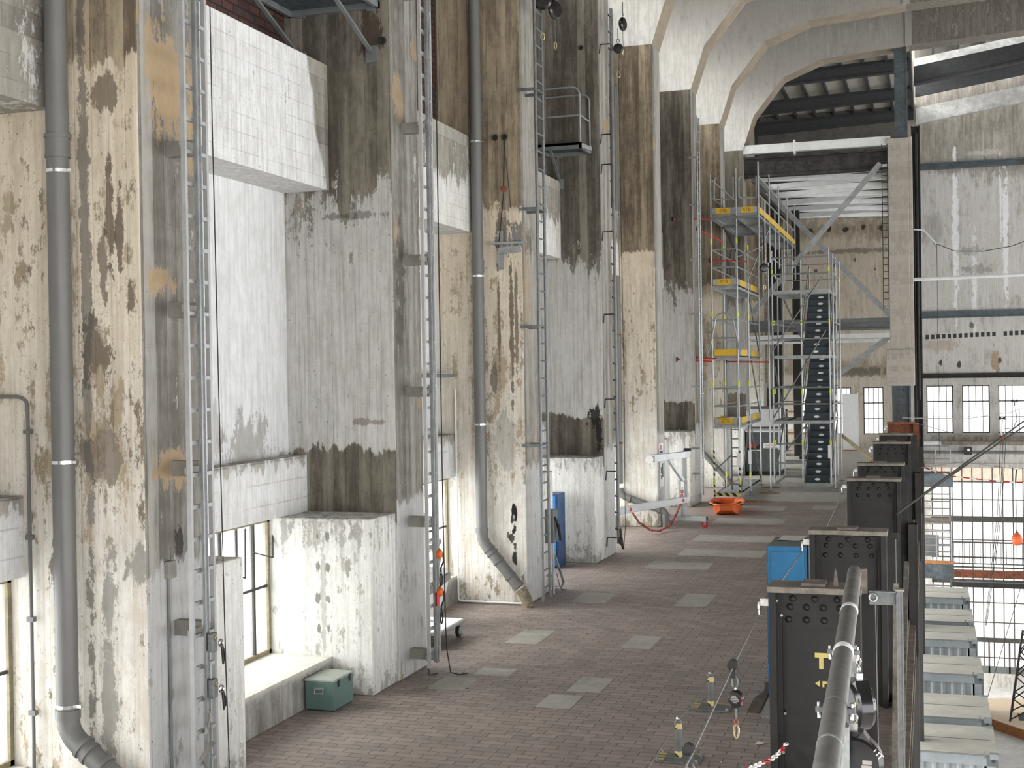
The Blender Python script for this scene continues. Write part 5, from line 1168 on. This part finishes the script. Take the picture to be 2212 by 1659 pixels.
# ------------------------------------------------------------------ hall: stair, containers, platform, rigging
t = thing('steel_stair', 'grey steel stair with two landings standing against the glazed hall wall', 'stair', (0,0,0))
for z0, z1, m in ((-1.42,-.84,'bluegrey'),(-5.35,-4.75,'bluegrey')):
    MB().box(-.5,.95,58.4,59.6,z0,z1).build('landing', M[m], t)
MB().box(-.5,.95,58.38,58.42,-4.72,-4.58).build('landing_edge', M['wood_edge'], t)
for x in (-.42,.25,.85): MB().box(x-.025,x+.025,58.45,58.5,-.84,.35).build('rail_post', M['zinc'], t)
rail(t, [(-.6,58.47,.33),(.85,58.47,.33),(.85,59.6,.33)], .03); rail(t, [(-.6,58.47,-.22),(.85,58.47,-.22)], .025)
for x in (-.42,.25,.85): MB().box(x-.025,x+.025,58.45,58.5,-4.6,-3.3).build('rail_post', M['zinc'], t)
rail(t, [(-.42,58.47,-3.35),(.85,58.47,-3.35)], .025); rail(t, [(-.42,58.47,-3.95),(.85,58.47,-3.95)], .02)
for x in (-.35,.82): MB().box(x-.04,x+.04,58.9,59.0,ZH,-1.4).build('stair_post', M['zinc_dk'], t)
for z in [-1.75-.31*k for k in range(0, 9)] + [-5.7-.3*k for k in range(0, 16)]: MB().box(-.3,.8,58.6,58.9,z-.03,z).build('tread', M['bracket'], t)
MB().box(-.3,.8,59.1,59.4,-3.1,-2.85).build('half_landing', M['cap'], t); MB().box(-.4,.35,59.2,59.4,-4.5,-3.6).build('panel', M['greysteel'], t)

def container(y, label):
    t = thing('shipping_container', label, 'container', (1.43, y, -7.85), 0, 'grey shipping containers in the hall below')
    L, Wd, H = 5.8, 2.5, 2.6
    b = MB(); b.box(-L,0,.02,Wd-.02,H-.06,H-.02); b.build('roof', M['cont_roof'], t)
    b = MB(); b.box(-L,-.12,Wd*.5-.02,Wd*.5+.02,H-.02,H-.014); b.build('roof_seam', M['seam'], t)
    s = MB(); s.box(-L,0,0,.08,H-.28,H-.03); s.box(-L,0,0,.08,0,.16); s.box(-.25,0,0,.1,0,H-.03); s.box(-L,-L+.2,0,.1,0,H-.03); s.box(-L,0,Wd-.08,Wd,0,H-.03); s.box(-.06,0,0,Wd,0,H-.03); s.box(-L,-L+.06,0,Wd,0,H-.03); s.build('frame', M['cont_side'], t)
    w = MB(); x = -.3
    while x > -L+.25:
        w.add([(x,.05,.16),(x-.05,.09,.16),(x-.17,.09,.16),(x-.22,.05,.16),(x-.28,.05,.16),(x,.05,H-.28),(x-.05,.09,H-.28),(x-.17,.09,H-.28),(x-.22,.05,H-.28),(x-.28,.05,H-.28)],[(0,1,6,5),(1,2,7,6),(2,3,8,7),(3,4,9,8)]); x -= .28
    w.build('corrugated_wall', M['cont_side'], t)
    for yy in (.0, Wd-.16): MB().box(-.18,.004,yy-.004,yy+.16,H-.12,H).build('corner_casting', M['cont_side'], t)
    MB().lathe([(.001,-.008),(.045,-.008),(.045,.0),(.001,.0)], (-.1,-.0,H-.16), 'y', 12).build('corner_hole', M['rubber'], t)
    b = MB(); b.bar((-L,-.02,H-.03),(-.28,-.02,H-.03),.03,.03); b.box(-.3,-.27,-.03,.0,H-.1,H+.06); b.build('lock_bar', M['seam'], t)
    return t
CL = ['nearest grey container in the row, cut by the bottom edge','second grey container from the camera, close behind the nearest','third grey container from the camera, dark marks on its roof','fourth grey container from the camera, deep ribbed front showing','fifth grey container from the camera, only its roof and thin front showing','farthest grey container, beneath the steel stair']
c0 = None
for y, lb in zip((31.85, 35.05, 40.05, 45.0, 48.2, 53.2), CL):
    if c0 is None: c0 = container(y, lb)
    else: dup(c0, (1.43, y, -7.85), lb)
b = MB(); b.box(-6.2,1.3,31,57,-8.15,-7.85); b.box(1.1,1.3,31,57,ZH,-8.15); struct(b.build('container_deck', M['slab_edge']))
t = thing('plywood_platform', 'low plywood platform with a brown edge on the hall floor', 'platform', (0,0,ZH))
poly = [(1.2,57.6),(2.1,58.9),(5.5,59.6),(7.0,55),(4.2,53.2),(1.7,56.2)]
MB().prism(poly, 'xy', .0, .37).build('edge', M['wood_edge'], t); MB().prism(poly, 'xy', .37, .40).build('top', M['wood'], t)
MB().box(3.3,4.6,55.5,56.6,.401,.41).build('opening', M['rubber'], t)
t = thing('lattice_tower', 'black lattice tower foot standing on the plywood platform', 'tower', (0,0,0))
zb = -10.5; A = [(2.95,55.3),(4.3,55.0),(4.5,56.5),(3.1,56.8)]; top = (3.75,55.9,-5.5)
for (x, y) in A: MB().cyl((x,y,zb),(x*.35+top[0]*.65,y*.35+top[1]*.65,-7.0), .045, 7).build('leg', M['blackiron'], t)
def lv(i, f): return Vector((A[i][0]+(top[0]-A[i][0])*f*.65, A[i][1]+(top[1]-A[i][1])*f*.65, zb+3.5*f))
for f0, f1 in ((0.02,.25),(.25,.5),(.5,.75),(.75,1.0)):
    for i in range(4): MB().cyl(lv(i,f0), lv((i+1) % 4,f1), .028, 5).build('lacing', M['blackiron'], t); MB().cyl(lv((i+1) % 4,f0), lv(i,f1), .028, 5).build('lacing', M['blackiron'], t)
# rigging in the hall
for dz, lb in ((0,'upper of two dark ropes rising to the right across the hall windows'),(-.075,'lower of two dark ropes rising to the right across the hall windows')):
    tag(MB().tube([(-.42,18.0,1.80),(.55,21.4,2.25+dz*.5),(1.95,26.2,2.88+dz*1.5),(3.2,30.5,3.5+dz*2)], .014, 6).build('hall_rope', M['rope_dk']), lb, 'rope')
tag(MB().tube([(-.45,24,2.85),(.8,30,2.6),(2.3,40,2.4),(8,70,3.2)][:3] + [(6,55,3)], .008, 5).build('hall_wire', M['rope_wire']), 'thin wire across the far windows from the dark hall post', 'wire')
tag(MB().tube([(-.4,40,2.1),(1.6,40.2,1.5),(4,40.4,1.75)], .008, 5).build('hall_wire', M['rope_wire']), 'second thin wire below, ending at the hanging camera unit', 'wire')
t = thing('hanging_camera_unit', 'small instrument with a curved cable hanging on ropes in front of the far windows', 'instrument', (2.02, 40, 1.62))
MB().box(-.09,.09,-.07,.07,-.03,.1).build('base', M['rust'], t); b = MB(); b.box(-.03,.0,-.02,.02,.1,.5); b.box(.05,.07,-.02,.02,.1,.4); b.bar((-.06,0,.12),(.0,0,.5),.02,.02); b.build('bracket', M['white'], t)
MB().tube([(.06,0,.3),(.3,0,.32),(.4,0,.55),(.36,0,.85)], .015, 5).build('cable', M['zinc_dk'], t)
b = MB()
for dx, dz in ((0,.6),(.34,1.1)):
    for s in (-.055,.055): b.lathe([(.01,-.03),(.045,-.02),(.045,.02),(.01,.03)], (dx+s,0,dz), 'y', 10)
    b.box(dx-.06,dx+.06,-.01,.01,dz-.01,dz+.01); b.cyl((dx,0,dz),(dx,0,dz-.15),.012,6)
b.build('pulleys', M['blackiron'], t)
for dx, lb in ((-.05,'left'),(.02,'middle'),(.09,'right')):
    tag(MB().tube([(2.02+dx,40,1.6),(1.9+dx*.8,40,-.5),(1.5+dx*.3,40,-3.8)], .009, 5).build('hanging_rope', M['rope_dk']), '%s of three ropes hanging from the instrument towards the containers' % lb, 'rope')
tag(MB().tube([(3.2,52,-4.6),(1.6,50.6,-9.6)], .012, 5).build('hanging_rope', M['rope_dk']), 'thin slanting rope behind the containers', 'rope')
t = thing('orange_buoy', 'orange pear shaped buoy hanging on a line before the glazed wall', 'buoy', (2.38, 40, -1.27))
MB().lathe([(.001,-.19),(.08,-.175),(.145,-.11),(.16,-.02),(.13,.08),(.08,.15),(.04,.19)], (0,0,0), 'z', 18).build('float', M['orange_lt'], t)
MB().lathe([(.05,.14),(.04,.19),(.02,.22),(.015,.28)], (0,0,.0), 'z', 12).build('neck', M['rubber'], t)
MB().cyl((0,0,.28),(-.02,0,1.62),.008,5).build('line', M['rope_dk'], t); MB().tube([(-.02,0,1.62),(-.01,0,1.8),(.01,0,2.0)], .02, 5).build('cord_grip', M['rubber'], t)
tag(MB().tube([(-.4,40,.75),(1.2,40,.2),(2.39,40,.76-.03),(4.5,40,1.2)][:1] + [(.9,40,.95),(2.39,40,.75),(4.5,40,1.1)], .007, 5).build('hall_wire', M['rope_wire']), 'wire from which the orange buoy hangs', 'wire')
tag(MB().tube([(-.4,50,.1),(.8,50,-.28),(2.4,50,-.45),(6,50,-.6)], .025, 5).build('barrier_tape', M['redwhite']), 'red and white tape sagging along the top of the glazed wall', 'tape')
t = thing('flood_lamp', 'small dark flood lamp under the far gallery ledge', 'lamp', (1.62, 60.2, .02))
MB().box(-.17,.17,-.12,.05,-.17,.17).build('housing', M['blackiron'], t); MB().lathe([(.001,0),(.06,0),(.06,.01),(.001,.01)], (.02,-.13,.05), 'y', 12).build('lens', M['white'], t)
SC.view_settings.exposure = EXPO
bgn.inputs[1].default_value = SKY
